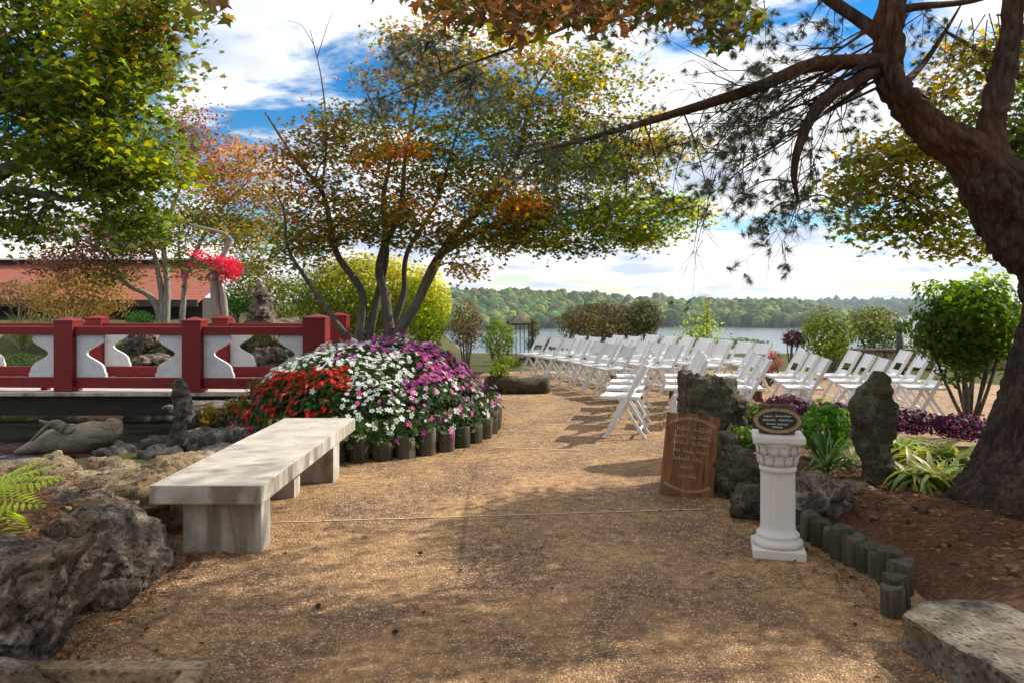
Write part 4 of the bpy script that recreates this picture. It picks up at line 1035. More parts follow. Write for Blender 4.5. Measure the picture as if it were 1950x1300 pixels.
for k in range(26):
    q = k / 25; a_ = (1672 - 8 * rt.random(), 45 + 130 * rt.random()) if k % 2 else on(L1, .05 + .5 * rt.random())
    twig(a_, 203 + rt.uniform(-6, 20), rt.uniform(220, 460), rt.uniform(.006, .011), Yp + rt.uniform(-.15, .05))
for k in range(16):
    twig(on(L1, .3 + .7 * rt.random()), rt.choice([215, 235, 262]) + rt.uniform(-15, 15), rt.uniform(70, 170), .0045, Yp + rt.uniform(-.1, .1))
for k in range(12):
    twig((1530 + rt.uniform(-10, 25), rt.uniform(200, 360)), 215 + rt.uniform(-25, 60), rt.uniform(90, 190), .0045, Yp - .2)
for k in range(12):
    twig((rt.uniform(1720, 1900), rt.uniform(0, 40)), rt.uniform(215, 280), rt.uniform(80, 220), .0045, Yp + .4)
for k in range(5):
    twig((rt.uniform(1420, 1620), -20), rt.uniform(240, 285), rt.uniform(60, 180), .004, Yp + .2)
# needle tufts
NEED = np.array([(-.012, 0, 0), (.012, 0, 0), (.004, 1, 0), (-.004, 1, 0)], float)
def tufts(name, centres, length, per, cols, parent, axis_dirs=None):
    pos = []; V = []; N_ = len(centres)
    C3 = np.repeat(np.array([tuple(c) for c in centres]), per, axis=0); n = len(C3)
    ax = rand_unit(N_) * .6 + np.array((-.35, 0, -.1)); ax = np.repeat(ax / np.linalg.norm(ax, axis=1, keepdims=True), per, axis=0)
    d = rand_unit(n) * .8 + ax * .85; d /= np.linalg.norm(d, axis=1, keepdims=True)
    C3 = C3 - ax * rng.random((n, 1)) * length * .6
    side = np.cross(d, rand_unit(n)); side /= np.linalg.norm(side, axis=1, keepdims=True)
    L = length * rng.uniform(.7, 1.15, (n, 1)); w = .0016
    A = C3 - side * w; B = C3 + side * w; D = C3 + d * L
    V = np.stack([A, B, D], 1)
    me = bpy.data.meshes.new(name); me.vertices.add(n * 3); me.vertices.foreach_set('co', V.reshape(-1).astype(np.float32))
    me.loops.add(n * 3); me.loops.foreach_set('vertex_index', np.arange(n * 3, dtype=np.int32)); me.polygons.add(n); me.polygons.foreach_set('loop_start', np.arange(0, n * 3, 3, dtype=np.int32)); me.update(calc_edges=True)
    ca = me.color_attributes.new('Col', 'FLOAT_COLOR', 'POINT'); cc = np.ones((n, 3, 4), np.float32); cc[:, :, :3] = pal(cols, n, .2)[:, None, :]; ca.data.foreach_set('color', cc.reshape(-1))
    me.materials.append(M['needle']); o = bpy.data.objects.new(name, me); o['kind'] = 'stuff'; return link(o, parent)
cent = [t_ + Vector((rt.gauss(0, .03), rt.gauss(0, .03), rt.gauss(0, .03))) for t_ in tips for _ in range(2) if rt.random() < .11]
for (px, py, rx, ry, Y, dY, n) in [(820, 110, 90, 50, 5.5, .3, 48), (900, 180, 110, 50, 5.4, .3, 48), (720, 210, 45, 40, 5.6, .2, 16), (1060, 330, 70, 50, 5.2, .2, 24), (1150, 270, 110, 25, 5.1, .2, 12), (1260, 365, 40, 12, 5.0, .1, 5), (1345, 365, 25, 18, 4.9, .1, 4), (1450, 440, 30, 30, 4.8, .1, 9), (1410, 380, 40, 20, 4.8, .1, 5), (1520, 390, 40, 20, 4.8, .1, 6), (1600, 250, 50, 40, 4.8, .2, 8), (1540, 60, 60, 30, 5.2, .2, 8), (1760, 60, 60, 50, 5.3, .2, 10), (1420, 60, 60, 40, 5.3, .2, 6), (1180, 60, 120, 40, 5.3, .2, 12), (1600, 400, 40, 20, 4.9, .1, 5), (950, 330, 60, 40, 5.3, .2, 9)]:
    c0 = at(px, py - ry * .6, Y) - tb; lp_ = min(limb_pts, key=lambda v: (v - c0).length); TT.add(*catmull([lp_, (lp_ + c0) / 2 + Vector((0, 0, .05)), c0], [.007, .005, .003], 4), 5, 0, False)
    for q in in_ball(n):
        c1 = at(px, py, Y) - tb + Vector((q[0] * rx / FPX * Y, q[1] * dY, q[2] * ry / FPX * Y)); TT.add([c0, (c0 + c1) / 2 + Vector((0, 0, .02)), c1], [.0028, .0022, .0012], 4, 0, False); cent.append(c1)
    for q in ():
        cent.append(at(px, py, Y) - tb + Vector((q[0] * rx / FPX * Y, q[1] * dY, q[2] * ry / FPX * Y)))
PINE = [(.09, .12, .06), (.12, .145, .08), (.07, .10, .055), (.16, .16, .10)]
TT.obj('twigs', M['pine_bark'], pine)['kind'] = 'stuff'
tufts('needles', [c_ + Vector((rt.gauss(0, .05), rt.gauss(0, .05), rt.gauss(0, .04))) for c_ in cent for _ in range(2)], .060, 60, PINE, pine)
# crown above the picture: the boughs that shade the path
cc = []
TB = Tubes()
top0 = at(1700, -100, 5.2) - tb
for k in range(150):
    q = in_ball(1)[0]; c = Vector((5.2, 6.6, 5.3)) + Vector((q[0] * 3.4, q[1] * 1.9, q[2] * 1.1)) - tb
    w = c + tb
    if HOR - FPX * (w.z - EYE) / w.y > -60: continue
    if k % 2 == 0:
        p_, r_ = catmull([top0 + Vector((random.gauss(0, .1), 0, random.uniform(-.2, .9))), (top0 + c) / 2 + Vector((0, 0, .3)), c], [.035, .02, .006], 4); TB.add(p_, r_, 5, 0, False)
    for _ in range(9): cc.append(c + Vector((random.gauss(0, .30), random.gauss(0, .30), random.gauss(0, .13))))
TB.obj('boughs', M['pine_bark'], pine)
tufts('upper_needles', cc, .12, 60, PINE, pine)

# ------------------------------------------------------------------ overhanging sprays of near maple leaves at the top of the view
sp = empty('maple_tree', (4.6, -1.6, 0)); tag(sp, 'overhanging maple whose brown and orange leaves edge the top of the view', 'tree')
def maple_leaf_mesh(col, seed):
    rr = random.Random(seed); lob5 = [(-2.35, .42), (-1.25, .80), (0, 1.0), (1.25, .80), (2.35, .42)]
    ring = [(0, 0)]
    for k, (a_, L) in enumerate(lob5):
        an = math.pi / 2 - a_
        for da, f in ((-.40, .46), (-.16, .62), (0, 1.0), (.16, .62)):
            ring.append((math.cos(an - da * -1 if False else an + da * -1) * L * f, math.sin(an + da * -1) * L * f + .12))
    vs_ = [(x * .5, y * .5, -.18 * (x * x + y * y) * .5 + rr.uniform(-.012, .012)) for x, y in ring]
    c = (0, .08, .01); n = len(vs_); vs_.append(c)
    me = bpy.data.meshes.new('leaf'); me.from_pydata(vs_, [], [(i, (i + 1) % n, n) for i in range(n)]); me.update(); me.materials.append(col); return me
lmats = [plain_leaf('maple_leaf_' + n_, c, .45) for n_, c in (('brown', (.13, .055, .025)), ('rust', (.24, .09, .025)), ('olive', (.10, .085, .022)), ('orange', (.33, .14, .03)), ('green', (.06, .07, .02)))]
lms = [maple_leaf_mesh(lmats[k % 5], k) for k in range(10)]
TS = Tubes(); B = Vector(sp.location)
sprays = [(1380, 55, 75, 50, 34), (1250, 20, 110, 40, 48), (1080, 15, 120, 40, 56), (920, 20, 110, 45, 56), (980, 60, 60, 30, 18), (760, -5, 60, 12, 8), (410, -2, 40, 16, 10), (370, 30, 20, 20, 4), (850, 60, 60, 25, 12), (1160, 55, 70, 30, 16), (1330, -20, 120, 30, 20), (1000, -30, 200, 30, 24)]
TS.add(*catmull([at(1700, -260, 3.6) - B, at(1400, -60, 3.4) - B, at(1150, -25, 3.3) - B, at(900, -10, 3.3) - B, at(700, -25, 3.2) - B, at(400, -30, 3.2) - B], [.03, .022, .016, .012, .008, .004], 6), 7, .1)
palsel = {0: [2, 4, 4, 0], 1: [4, 2, 1], 2: [1, 2, 3, 0], 3: [1, 3, 0, 2], 6: [0, 2], 7: [0, 2]}
for si, (px, py, rx, ry, n) in enumerate(sprays):
    for k in range(n):
        q = in_ball(1)[0]; Y = 3.3 + q[1] * .35; p = at(px + q[0] * rx, py + q[2] * ry, Y) - B
        ci = random.choice(palsel.get(si, [0, 1, 2, 3]))
        o = bpy.data.objects.new('leaf', lms[ci + 5 * (k % 2)]); link(o, sp); o.location = p
        s = random.uniform(.075, .115); o.scale = (s, s, s)
        o.rotation_euler = (R(random.gauss(200, 35)), R(random.gauss(0, 30)), random.uniform(-.9, .9))
        TS.add([p, p + Vector((random.gauss(0, .02), random.gauss(0, .02), .05)), p + Vector((random.gauss(0, .05), random.gauss(0, .04), .13))], [.0008, .001, .0014], 4, 0, False)
TS.obj('twigs', M['maple_bark'], sp)
T = Tubes()
for pts, rr in (([(4.6, -1.6, -.1), (4.5, -1.5, 1.2), (4.2, -1.2, 2.4), (3.4, -.4, 3.4), (2.0, .8, 4.0), (.4, 2.0, 4.2)], [.24, .19, .16, .12, .08, .03]), ([(4.2, -1.2, 2.4), (4.0, .2, 3.4), (3.3, 1.8, 3.9), (2.6, 3.0, 4.0)], [.13, .10, .06, .02]), ([(3.4, -.4, 3.4), (1.4, -1.0, 4.2), (-1.2, -.6, 4.4), (-3, 0, 4.5)], [.09, .07, .05, .02])):
    p_, r_ = catmull([Vector(p) - B for p in pts], rr, 6); T.add(p_, r_, 12, .15)
T.obj('trunk', M['maple_bark'], sp)
P_ = in_ball(1100, .0) * np.array((5.2, 4.2, 1.1)) + np.array((1.2, .2, 4.75)); P_ = np.repeat(P_, 26, axis=0) + rng.normal(size=(1100 * 26, 3)) * np.array((.24, .24, .14))
shade_lobe = in_ball(1300) * np.array((11, 1.8, 2.4)) + np.array((0, -4.8, 2.8)); P_ = np.concatenate([P_, np.repeat(shade_lobe, 26, axis=0) + rng.normal(size=(1300 * 26, 3)) * .22])  # unseen low lobe behind the camera, added to dim the bench front
ok = (HOR - FPX * (P_[:, 2] - EYE) / np.maximum(P_[:, 1], .01) < -30) | (P_[:, 1] < .2); P_ = P_[ok]
B2 = []; C2 = []
for (px, py, rx, ry, Y, n, pl_) in [(1300, -8, 150, 50, 3.9, 230, OLIVE + GREEN), (1080, -5, 160, 42, 3.8, 260, RUST + OLIVE), (900, 0, 130, 42, 3.8, 200, RUST + OLIVE), (1000, 40, 110, 35, 4.0, 90, RUST + OLIVE + GOLD), (1390, 45, 55, 42, 3.7, 70, OLIVE + GREEN), (380, -5, 60, 25, 3.6, 30, OLIVE)]:
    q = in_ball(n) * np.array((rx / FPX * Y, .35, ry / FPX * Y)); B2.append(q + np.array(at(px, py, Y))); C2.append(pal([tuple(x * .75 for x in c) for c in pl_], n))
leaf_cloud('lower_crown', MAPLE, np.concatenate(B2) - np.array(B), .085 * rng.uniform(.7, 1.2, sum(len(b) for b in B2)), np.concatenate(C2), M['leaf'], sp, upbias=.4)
leaf_cloud('crown', DIAMOND, P_ - np.array(B), .10 * rng.uniform(.7, 1.2, len(P_)), pal(OLIVE + RUST, len(P_)), M['leaf'], sp)  # includes the unseen low lobe, added to block sky light

# ------------------------------------------------------------------ shrubs and plants
def bush(name, label, c, rad, n, lsize, palette, cat='shrub', group=None, stems=6, tmpl=OVAL, top=None, lump=.25, ground=None, shell=.45, upbias=.7):
    gz = ground if ground is not None else ground_z(c[0], c[1])
    root = empty(name, (c[0], c[1], gz)); tag(root, label, cat, group); B = Vector((c[0], c[1], gz)); C3 = Vector(c) - B
    T = Tubes()
    for k in range(stems):
        e_ = C3 + Vector((random.uniform(-.6, .6) * rad[0], random.uniform(-.6, .6) * rad[1], random.uniform(-.1, .6) * rad[2]))
        p_, r_ = catmull([Vector((random.uniform(-.12, .12) * rad[0], random.uniform(-.12, .12) * rad[1], -.05)), e_ * .5 + Vector((random.gauss(0, .05), random.gauss(0, .05), 0)), e_], [.022, .016, .006], 4); T.add(p_, r_, 6)
    if stems: T.obj('stems', M['maple_bark'], root)
    seed = Vector((c[0], c[1], c[2]))
    q = in_ball(n, shell)
    sc = np.array([1 + lump * noise.fractal(Vector(v) * 1.7 + seed, 1, 2, 3) for v in q])[:, None]
    P_ = q * sc * np.array(rad) + np.array(C3)
    P_[:, 2] = np.maximum(P_[:, 2], .02)
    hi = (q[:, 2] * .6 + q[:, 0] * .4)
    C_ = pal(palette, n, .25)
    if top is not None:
        k = np.clip(hi * 1.6 + rng.normal(0, .3, n), 0, 1)[:, None]; C_ = C_ * (1 - k) + pal(top, n, .2) * k  # paints sunlight into leaf colour: lighter palette on the top and right
    leaf_cloud('foliage', tmpl, P_, lsize * rng.uniform(.7, 1.3, n), C_, M['leaf'], root, upbias=upbias, normals=q * 1.0, kind='stuff')
    return root
def bpx(px, py, rx, ry, Y, dy=None): 
    c = at(px, py, Y); return tuple(c), (rx / FPX * Y, dy or rx / FPX * Y, ry / FPX * Y)
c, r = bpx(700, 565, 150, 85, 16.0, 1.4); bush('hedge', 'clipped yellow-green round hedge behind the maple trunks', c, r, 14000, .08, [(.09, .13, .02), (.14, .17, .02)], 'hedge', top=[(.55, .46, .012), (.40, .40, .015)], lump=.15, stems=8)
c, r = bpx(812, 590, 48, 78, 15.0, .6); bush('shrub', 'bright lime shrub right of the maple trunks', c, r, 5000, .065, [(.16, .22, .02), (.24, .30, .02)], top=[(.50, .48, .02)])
c, r = bpx(888, 622, 34, 50, 15.5, .5); bush('shrub', 'brown twiggy shrub left of the small dark green bush', c, r, 1800, .055, [(.13, .085, .045), (.16, .11, .055), (.09, .07, .035)])
c, r = bpx(950, 645, 36, 40, 16.5, .5); bush('shrub', 'dark green shrub at the near end of the metal fence', c, r, 1900, .055, GREEN)
c, r = bpx(1150, 615, 95, 42, 21.0, 1.6); bush('shrub', 'broad olive-brown rounded shrub behind the first chairs', c, r, 6000, .09, [(.085, .075, .03), (.06, .065, .022), (.11, .085, .04)], lump=.2)
c, r = bpx(1228, 605, 36, 38, 20.5, .8); bush('shrub', 'olive shrub joined to the broad rounded one at its right end', c, r, 1800, .085, [(.07, .075, .025), (.10, .085, .035)])
c, r = bpx(1016, 625, 14, 24, 20.0, .25); bush('shrub', 'small slim brownish sapling in front of the lake', c, r, 420, .06, [(.13, .12, .05), (.10, .10, .04)])
c, r = bpx(1335, 640, 55, 45, 17.5, .5); bush('shrub', 'airy pale lime shrub standing before the lake', c, r, 900, .075, [(.28, .36, .06), (.22, .32, .07)], tmpl=DIAMOND, lump=.5, shell=.1)
c, r = bpx(1345, 600, 10, 42, 17.5, .15); bush('shrub', 'tall wispy lime stalk above the airy shrub', c, r, 220, .06, [(.28, .34, .05), (.35, .28, .06)], tmpl=DIAMOND, lump=.4, shell=.1)
c, r = bpx(1512, 645, 24, 18, 15.5, .3); bush('shrub', 'small dark purple shrub at the terrace edge', c, r, 700, .055, [(.05, .015, .025), (.07, .02, .03)])
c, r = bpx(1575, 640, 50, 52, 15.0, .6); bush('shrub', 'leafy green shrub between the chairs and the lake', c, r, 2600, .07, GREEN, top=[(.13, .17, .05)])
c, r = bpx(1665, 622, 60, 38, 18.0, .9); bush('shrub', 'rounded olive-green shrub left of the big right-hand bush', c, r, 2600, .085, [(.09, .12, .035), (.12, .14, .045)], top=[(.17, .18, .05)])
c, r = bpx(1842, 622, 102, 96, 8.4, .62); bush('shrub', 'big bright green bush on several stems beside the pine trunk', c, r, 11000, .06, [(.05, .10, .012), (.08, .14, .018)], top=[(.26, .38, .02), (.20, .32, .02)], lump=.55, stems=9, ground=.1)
c, r = bpx(1315, 690, 40, 24, 17.0, .5); bush('shrub', 'low green plant seen through the chair backs', c, r, 900, .06, [(.09, .19, .03), (.06, .13, .02)])
c, r = bpx(1462, 688, 26, 24, 13.6, .4); bush('flowering_plant', 'pink flowering plant between two blocks of chairs', c, r, 900, .055, [(.42, .07, .14), (.40, .12, .13), (.08, .12, .03), (.10, .14, .04)], 'plant')
c, r = bpx(965, 690, 32, 12, 15.5, .5); bush('ground_cover', 'low green border plants by the metal fence', c, r, 700, .05, GREEN, 'plant', stems=0)
c, r = bpx(950, 705, 22, 12, 12.6, .3); bush('ground_cover', 'small grassy tuft beside the flower mound', c, r, 500, .05, GREEN, 'plant', stems=0)
for px, rx, yy, l in ((1040, 50, 655, 'low green border planting left of the broad rounded shrub'), (1280, 50, 652, 'low green border planting right of the broad rounded shrub'), (1410, 60, 655, 'low green border planting behind the pink flowers'), (1690, 60, 662, 'low green border planting before the low wall')):
    c, r = bpx(px, yy, rx, 12, 20.0, .5); bush('ground_cover', l, c, r, 1300, .06, [(.07, .11, .03), (.10, .14, .04), (.06, .09, .025)], 'plant', stems=0, lump=.6)
# behind the bridge
c, r = bpx(150, 562, 95, 66, 20.5, 1.2); bush('shrub', 'golden tan shrub left of the forked tree', c, r, 4500, .08, [(.28, .18, .05), (.33, .22, .06), (.22, .12, .05)])
c, r = bpx(40, 560, 60, 30, 22.0, 1.0); bush('shrub', 'brownish shrub before the red roof at the left edge', c, r, 1500, .08, [(.20, .13, .06), (.15, .10, .05)])
c, r = bpx(268, 610, 30, 18, 17.6, .4); bush('shrub', 'small bright green shrub above the middle bridge bay', c, r, 900, .06, [(.07, .20, .03), (.10, .24, .04)])
c, r = bpx(455, 575, 40, 30, 20.0, .8); bush('shrub', 'dark green shrub behind the rock spire', c, r, 1600, .08, [(.03, .09, .02), (.05, .12, .02)])
c, r = bpx(545, 575, 60, 60, 19.5, 1.0); bush('shrub', 'olive shrub between the rock spire and the maple', c, r, 2600, .08, OLIVE + GREEN)
c, r = bpx(480, 640, 50, 16, 15.2, .5); bush('ground_cover', 'trailing green plants on the rock by the right bridge bay', c, r, 700, .05, [(.05, .09, .02), (.11, .11, .03)], 'plant', stems=0)
c, r = bpx(40, 690, 70, 20, 15.8, .6); bush('ground_cover', 'green plants on the far bank seen through the left bay', c, r, 900, .06, [(.06, .12, .03), (.09, .15, .04)], 'plant', stems=0)
c, r = bpx(398, 792, 22, 24, 8.1, .12); bush('plant', 'small yellowing plant right of the upright pond stone', c, r, 260, .05, [(.28, .24, .04), (.18, .18, .03), (.30, .18, .04)], 'plant', ground=-.05)
c, r = bpx(455, 775, 32, 20, 8.3, .15); bush('plant', 'low yellow-green plant at the left foot of the flower mound', c, r, 380, .045, [(.16, .17, .03), (.22, .16, .04), (.08, .10, .02)], 'plant', ground=0)
c, r = bpx(500, 740, 30, 26, 8.9, .2); bush('plant', 'feathery dull green plant at the left end of the flower mound', c, r, 600, .045, [(.09, .11, .035), (.13, .13, .05)], 'plant', ground=0)

# ornamental grass behind the bridge
def strap_mesh(L, w, bend, mat, seg=6, fold=.25):
    V = []; F_ = []
    for k in range(seg + 1):
        q = k / seg; th = q * bend; 
        x = L * (math.sin(th) / bend if bend > .01 else q) if False else L * q * math.sin(.25 + th * .75); z = L * q * math.cos(.25 + th * .75)
        ww = w * (math.sin(math.pi * min(1, .12 + q * .9)) ** .7) + .0005
        V += [(x, -ww, z + ww * fold), (x, 0, z), (x, ww, z + ww * fold)]
        if k:
            b0 = 3 * (k - 1); F_ += [(b0, b0 + 1, b0 + 4, b0 + 3), (b0 + 1, b0 + 2, b0 + 5, b0 + 4)]
    me = bpy.data.meshes.new('leaf'); me.from_pydata(V, [], F_); me.update(); me.polygons.foreach_set('use_smooth', [True] * len(me.polygons)); me.materials.append(mat); return me
def strap_plant(name, label, loc, mats, n, L, w, cat='plant', spread=(.25, 1.9), group=None, tilt=.0):
    root = empty(name, loc); tag(root, label, cat, group)
    var = [strap_mesh(L * random.uniform(.75, 1.1), w * random.uniform(.8, 1.2), random.uniform(*spread), mats[k % len(mats)]) for k in range(8)]
    for k in range(n):
        o = bpy.data.objects.new('leaf', var[k % 8]); link(o, root); o.rotation_euler = (random.gauss(0, .10), random.gauss(-.1, .14), k * 2.4 + random.uniform(-.3, .3)); s = random.uniform(.7, 1.1); o.scale = (s, s, s)
        o.location = (random.gauss(0, .02), random.gauss(0, .02), -.01)
    return root
gl = [plain_leaf('strap_green', (.06, .13, .025)), plain_leaf('strap_light', (.15, .26, .06)), plain_leaf('strap_cream', (.36, .40, .16)), plain_leaf('strap_lime', (.26, .36, .03)), plain_leaf('strap_yellow', (.42, .40, .03))]
p = at(80, 618, 18.5); p.z = ground_z(p.x, p.y)
gr = [plain_leaf('grass_blade', (.20, .24, .06)), plain_leaf('grass_tan', (.42, .34, .16))]
for (px, l) in ((40, 'leftmost clump of ornamental grass behind the bridge'), (85, 'middle clump of ornamental grass behind the bridge'), (130, 'rightmost clump of ornamental grass behind the bridge')):
    p = at(px, 618, 18.3); p.z = ground_z(p.x, p.y)
    strap_plant('ornamental_grass', l, p, gr, 90, 1.15, .012, 'grass clump', (.2, 1.0))
BZ = .13
def bedp(px, py, z=BZ): return gp(px, py, z)
strap_plant('spider_plant', 'spiky green strap-leaved plant right of the pedestal', bedp(1572, 905), gl[:2], 48, .50, .012, spread=(.3, 1.7))
pos_h = [(1740, 930, 'variegated strap-leaved plant at the foot of the standing stone'), (1790, 935, 'bright variegated plant in the sun beside the pine trunk'), (1765, 890, 'lime leafy plant behind the variegated ones'), (1815, 895, 'variegated plant against the pine trunk'), (1720, 870, 'variegated plant half behind the standing stone')]
for i, (px, py, l) in enumerate(pos_h):
    strap_plant('variegated_plant', l, bedp(px, py), [gl[2], gl[3], gl[1], gl[4]] if i != 2 else [gl[3], gl[4]], 60, .40, .021, spread=(.8, 2.2))
strap_plant('variegated_plant', 'pale strap-leaved plant behind the spider plant', bedp(1620, 890), [gl[1], gl[2]], 20, .34, .018, spread=(.5, 1.7))
c, r = bpx(1570, 812, 55, 45, 6.4, .28); bush('plant', 'bright green arching leafy plant behind the pedestal', c, r, 1300, .055, [(.07, .17, .02), (.10, .22, .025), (.16, .30, .03)], 'plant', ground=.12, lump=.3)
c, r = bpx(1415, 838, 32, 30, 6.3, .18); bush('plant', 'small green plant between boulder and pedestal', c, r, 420, .05, [(.14, .24, .04), (.20, .30, .05), (.08, .15, .03)], 'plant', ground=.1)
c, r = bpx(1440, 785, 45, 20, 7.3, .2); bush('plant', 'leafy green plant behind the oval plaque', c, r, 420, .05, [(.09, .17, .03), (.16, .22, .04)], 'plant', ground=.1)
PUR = [(.06, .014, .042), (.10, .025, .065), (.035, .012, .025), (.15, .06, .10)]
for px, py, rx, l in ((1500, 775, 50, 'purple-leaved plants behind the oval plaque'), (1600, 788, 55, 'purple-leaved plants left of the standing stone'), (1720, 800, 60, 'purple-leaved plants right of the standing stone'), (1830, 812, 60, 'purple-leaved plants at the foot of the green bush')):
    c, r = bpx(px, py, rx, 24, 7.2, .35); bush('purple_plant', l, c, r, 1300, .045, PUR, 'plant', stems=0, ground=.12)

# fern at the left edge
fmat = plain_leaf('fern_lime', (.38, .50, .03), .5)
fe = empty('fern', (-2.92, 3.75, .42)); tag(fe, 'lime green fern fronds reaching in from the left edge', 'fern')
def frond(L, bend):
    V = []; F_ = []; n = 24
    for k in range(n):
        q = (k + 1) / n; x = L * q; z = L * (.45 * q - bend * q * q); ll = L * .42 * math.sin(math.pi * min(1, q * .85 + .12)) ** 1.1 * (1 - .55 * q) + .006
        for s in (-1, 1):
            b0 = len(V); w = L / n * 1.25
            V += [(x - w * .5, s * .002, z), (x + w * .3, s * ll * .5, z + .004 - ll * .05), (x + ll * .25, s * ll, z - ll * .22), (x - w * .6 + ll * .1, s * ll * .5, z - ll * .03)]
            F_.append((b0, b0 + 1, b0 + 2, b0 + 3))
    for k in range(n):
        q0, q1 = k / n, (k + 1) / n; b0 = len(V)
        V += [(L * q0, -.002, L * (.45 * q0 - bend * q0 * q0)), (L * q0, .002, L * (.45 * q0 - bend * q0 * q0)), (L * q1, .002, L * (.45 * q1 - bend * q1 * q1)), (L * q1, -.002, L * (.45 * q1 - bend * q1 * q1))]; F_.append((b0, b0 + 1, b0 + 2, b0 + 3))
    return V, F_
for k, (an, L, bend, ti) in enumerate([(4, .72, .0, .1), (-6, .80, .34, .35), (-16, .80, .48, -.3), (12, .78, .2, .3), (-30, .75, .36, -.2), (24, .70, .12, 0), (-48, .66, .6, -.1), (-22, .85, .62, .2), (55, .60, .35, 0), (100, .6, .4, 0), (170, .6, .4, 0), (230, .6, .4, 0)]):
    v_, f_ = frond(L, bend); o = mesh_obj('frond', v_, f_, fmat, fe); o.scale = (.86, .86, .86); o.rotation_euler = (ti, 0, R(an))

# ------------------------------------------------------------------ flower post behind the bridge
fp = empty('driftwood_post', tuple(at(415, 640, 16.0))); fp.location.z = .0; tag(fp, 'grey forked driftwood post standing behind the bridge', 'post')
B = Vector(fp.location); T = Tubes()
for q, rr in (([(418, 650), (414, 600), (410, 540), (420, 500), (432, 470), (440, 455)], [.13, .11, .08, .07, .06, .04]), ([(424, 650), (428, 600), (424, 560), (415, 530)], [.09, .08, .06, .04]), ([(440, 458), (425, 445), (390, 435), (350, 425)], [.05, .04, .03, .015])):
    p_, r_ = catmull([at(x, y, 16.0) - B for x, y in q], rr, 6); T.add(p_, r_, 10, .4)
p0 = at(418, 650, 16.0) - B; T.add([Vector((p0.x, p0.y, -.3)), p0], [.2, .17], 10)
T.obj('trunk', M['driftpost'], fp)
hb = empty('flower_basket', tuple(at(415, 520, 15.8))); tag(hb, 'cascade of hot pink flowers hanging on the driftwood post', 'flowers')
B = Vector(hb.location); P_ = []; C_ = []
for (px, py, rx, ry, n, cl) in [(395, 490, 30, 14, 160, 0), (425, 505, 28, 18, 260, 0), (445, 512, 16, 22, 220, 0), (432, 530, 12, 14, 90, 0), (372, 482, 12, 8, 40, 0), (352, 525, 10, 10, 24, 1), (368, 505, 10, 8, 24, 1), (400, 530, 12, 8, 16, 1), (405, 515, 40, 28, 260, 2)]:
    q = in_ball(n) * np.array((rx / FPX * 15.8, .3, ry / FPX * 15.8)); P_.append(q + np.array(at(px, py, 15.8) - B)); C_.append(pal([[(.75, .01, .07), (.68, .015, .10), (.80, .03, .08)], [(.55, .03, .15), (.45, .02, .12)], [(.06, .10, .03), (.10, .12, .04)]][cl], n, .15))
leaf_cloud('blossoms', OVAL, np.concatenate(P_), .065, np.concatenate(C_), M['petal'], hb, kind='stuff')
T = Tubes(); T.add([Vector((-.25, 0, -.1)), Vector((-.1, 0, .05)), Vector((.1, 0, .02)), Vector((.3, 0, -.12))], [.02, .05, .05, .02], 8); T.obj('basket', M['drift'], hb)

# ------------------------------------------------------------------ building
bl = empty('building', (-16, 31, .5)); tag(bl, 'low building with red shingle roof and pale metal upper roof', 'building')
def blp(name, lo, hi, mat, parent=bl, bevel=0):
    o = box_obj(name, lo, hi, mat, parent, bevel); o.location = -Vector(parent.location) if parent is bl else (0, 0, 0); return o
zb = .3
blp('wall', (-30, 31.0, zb - .5), (-12.6, 38, 1.72), M['brown_wall'])
V = [(-31, 29.6, 1.62), (-12.2, 29.6, 1.62), (-12.2, 34.0, 3.25), (-31, 34.0, 3.25), (-31, 29.6, 1.50), (-12.2, 29.6, 1.50), (-12.2, 34.0, 3.10), (-31, 34.0, 3.10)]
o = mesh_obj('roof', V, [(0, 1, 2, 3), (7, 6, 5, 4), (0, 4, 5, 1), (1, 5, 6, 2), (3, 2, 6, 7), (0, 3, 7, 4)], M['roof_red'], bl); o.location = -Vector(bl.location)
blp('fascia', (-31, 29.50, 1.36), (-12.2, 29.595, 1.63), M['brown_wall'])
blp('upper_wall', (-31, 34.02, 2.9), (-12.8, 39, 3.45), M['brown_wall'])
for k in range(40):
    x = -31 + k * .5
    V = [(x + .01, 33.6, 3.48), (x + .47, 33.6, 3.48), (x + .47, 37.6, 4.5), (x + .01, 37.6, 4.5), (x + .49, 33.6, 3.54), (x + .49, 37.6, 4.56), (x + .01, 33.6, 3.44), (x + .49, 33.6, 3.44), (x + .49, 37.6, 4.46), (x + .01, 37.6, 4.46)]
    if x > -13: break
    o = mesh_obj('roof_panel', V, [(0, 1, 2, 3), (1, 4, 5, 2), (6, 7, 4, 1, 0), (4, 7, 8, 5), (6, 9, 8, 7), (0, 3, 9, 6)], M['roof_white'], bl); o.location = -Vector(bl.location)
for k in range(4):
    x = -28 + k * 4.2; f = blp('window', (x, 30.93, .75), (x + 1.4, 30.998, 1.45), M['cream_wall'])
    pn = box_obj('pane', (x + .1 - bl.location.x * 0, 30.90, .82), (x + 1.3, 30.925, 1.38), M['slate'], f, 0)

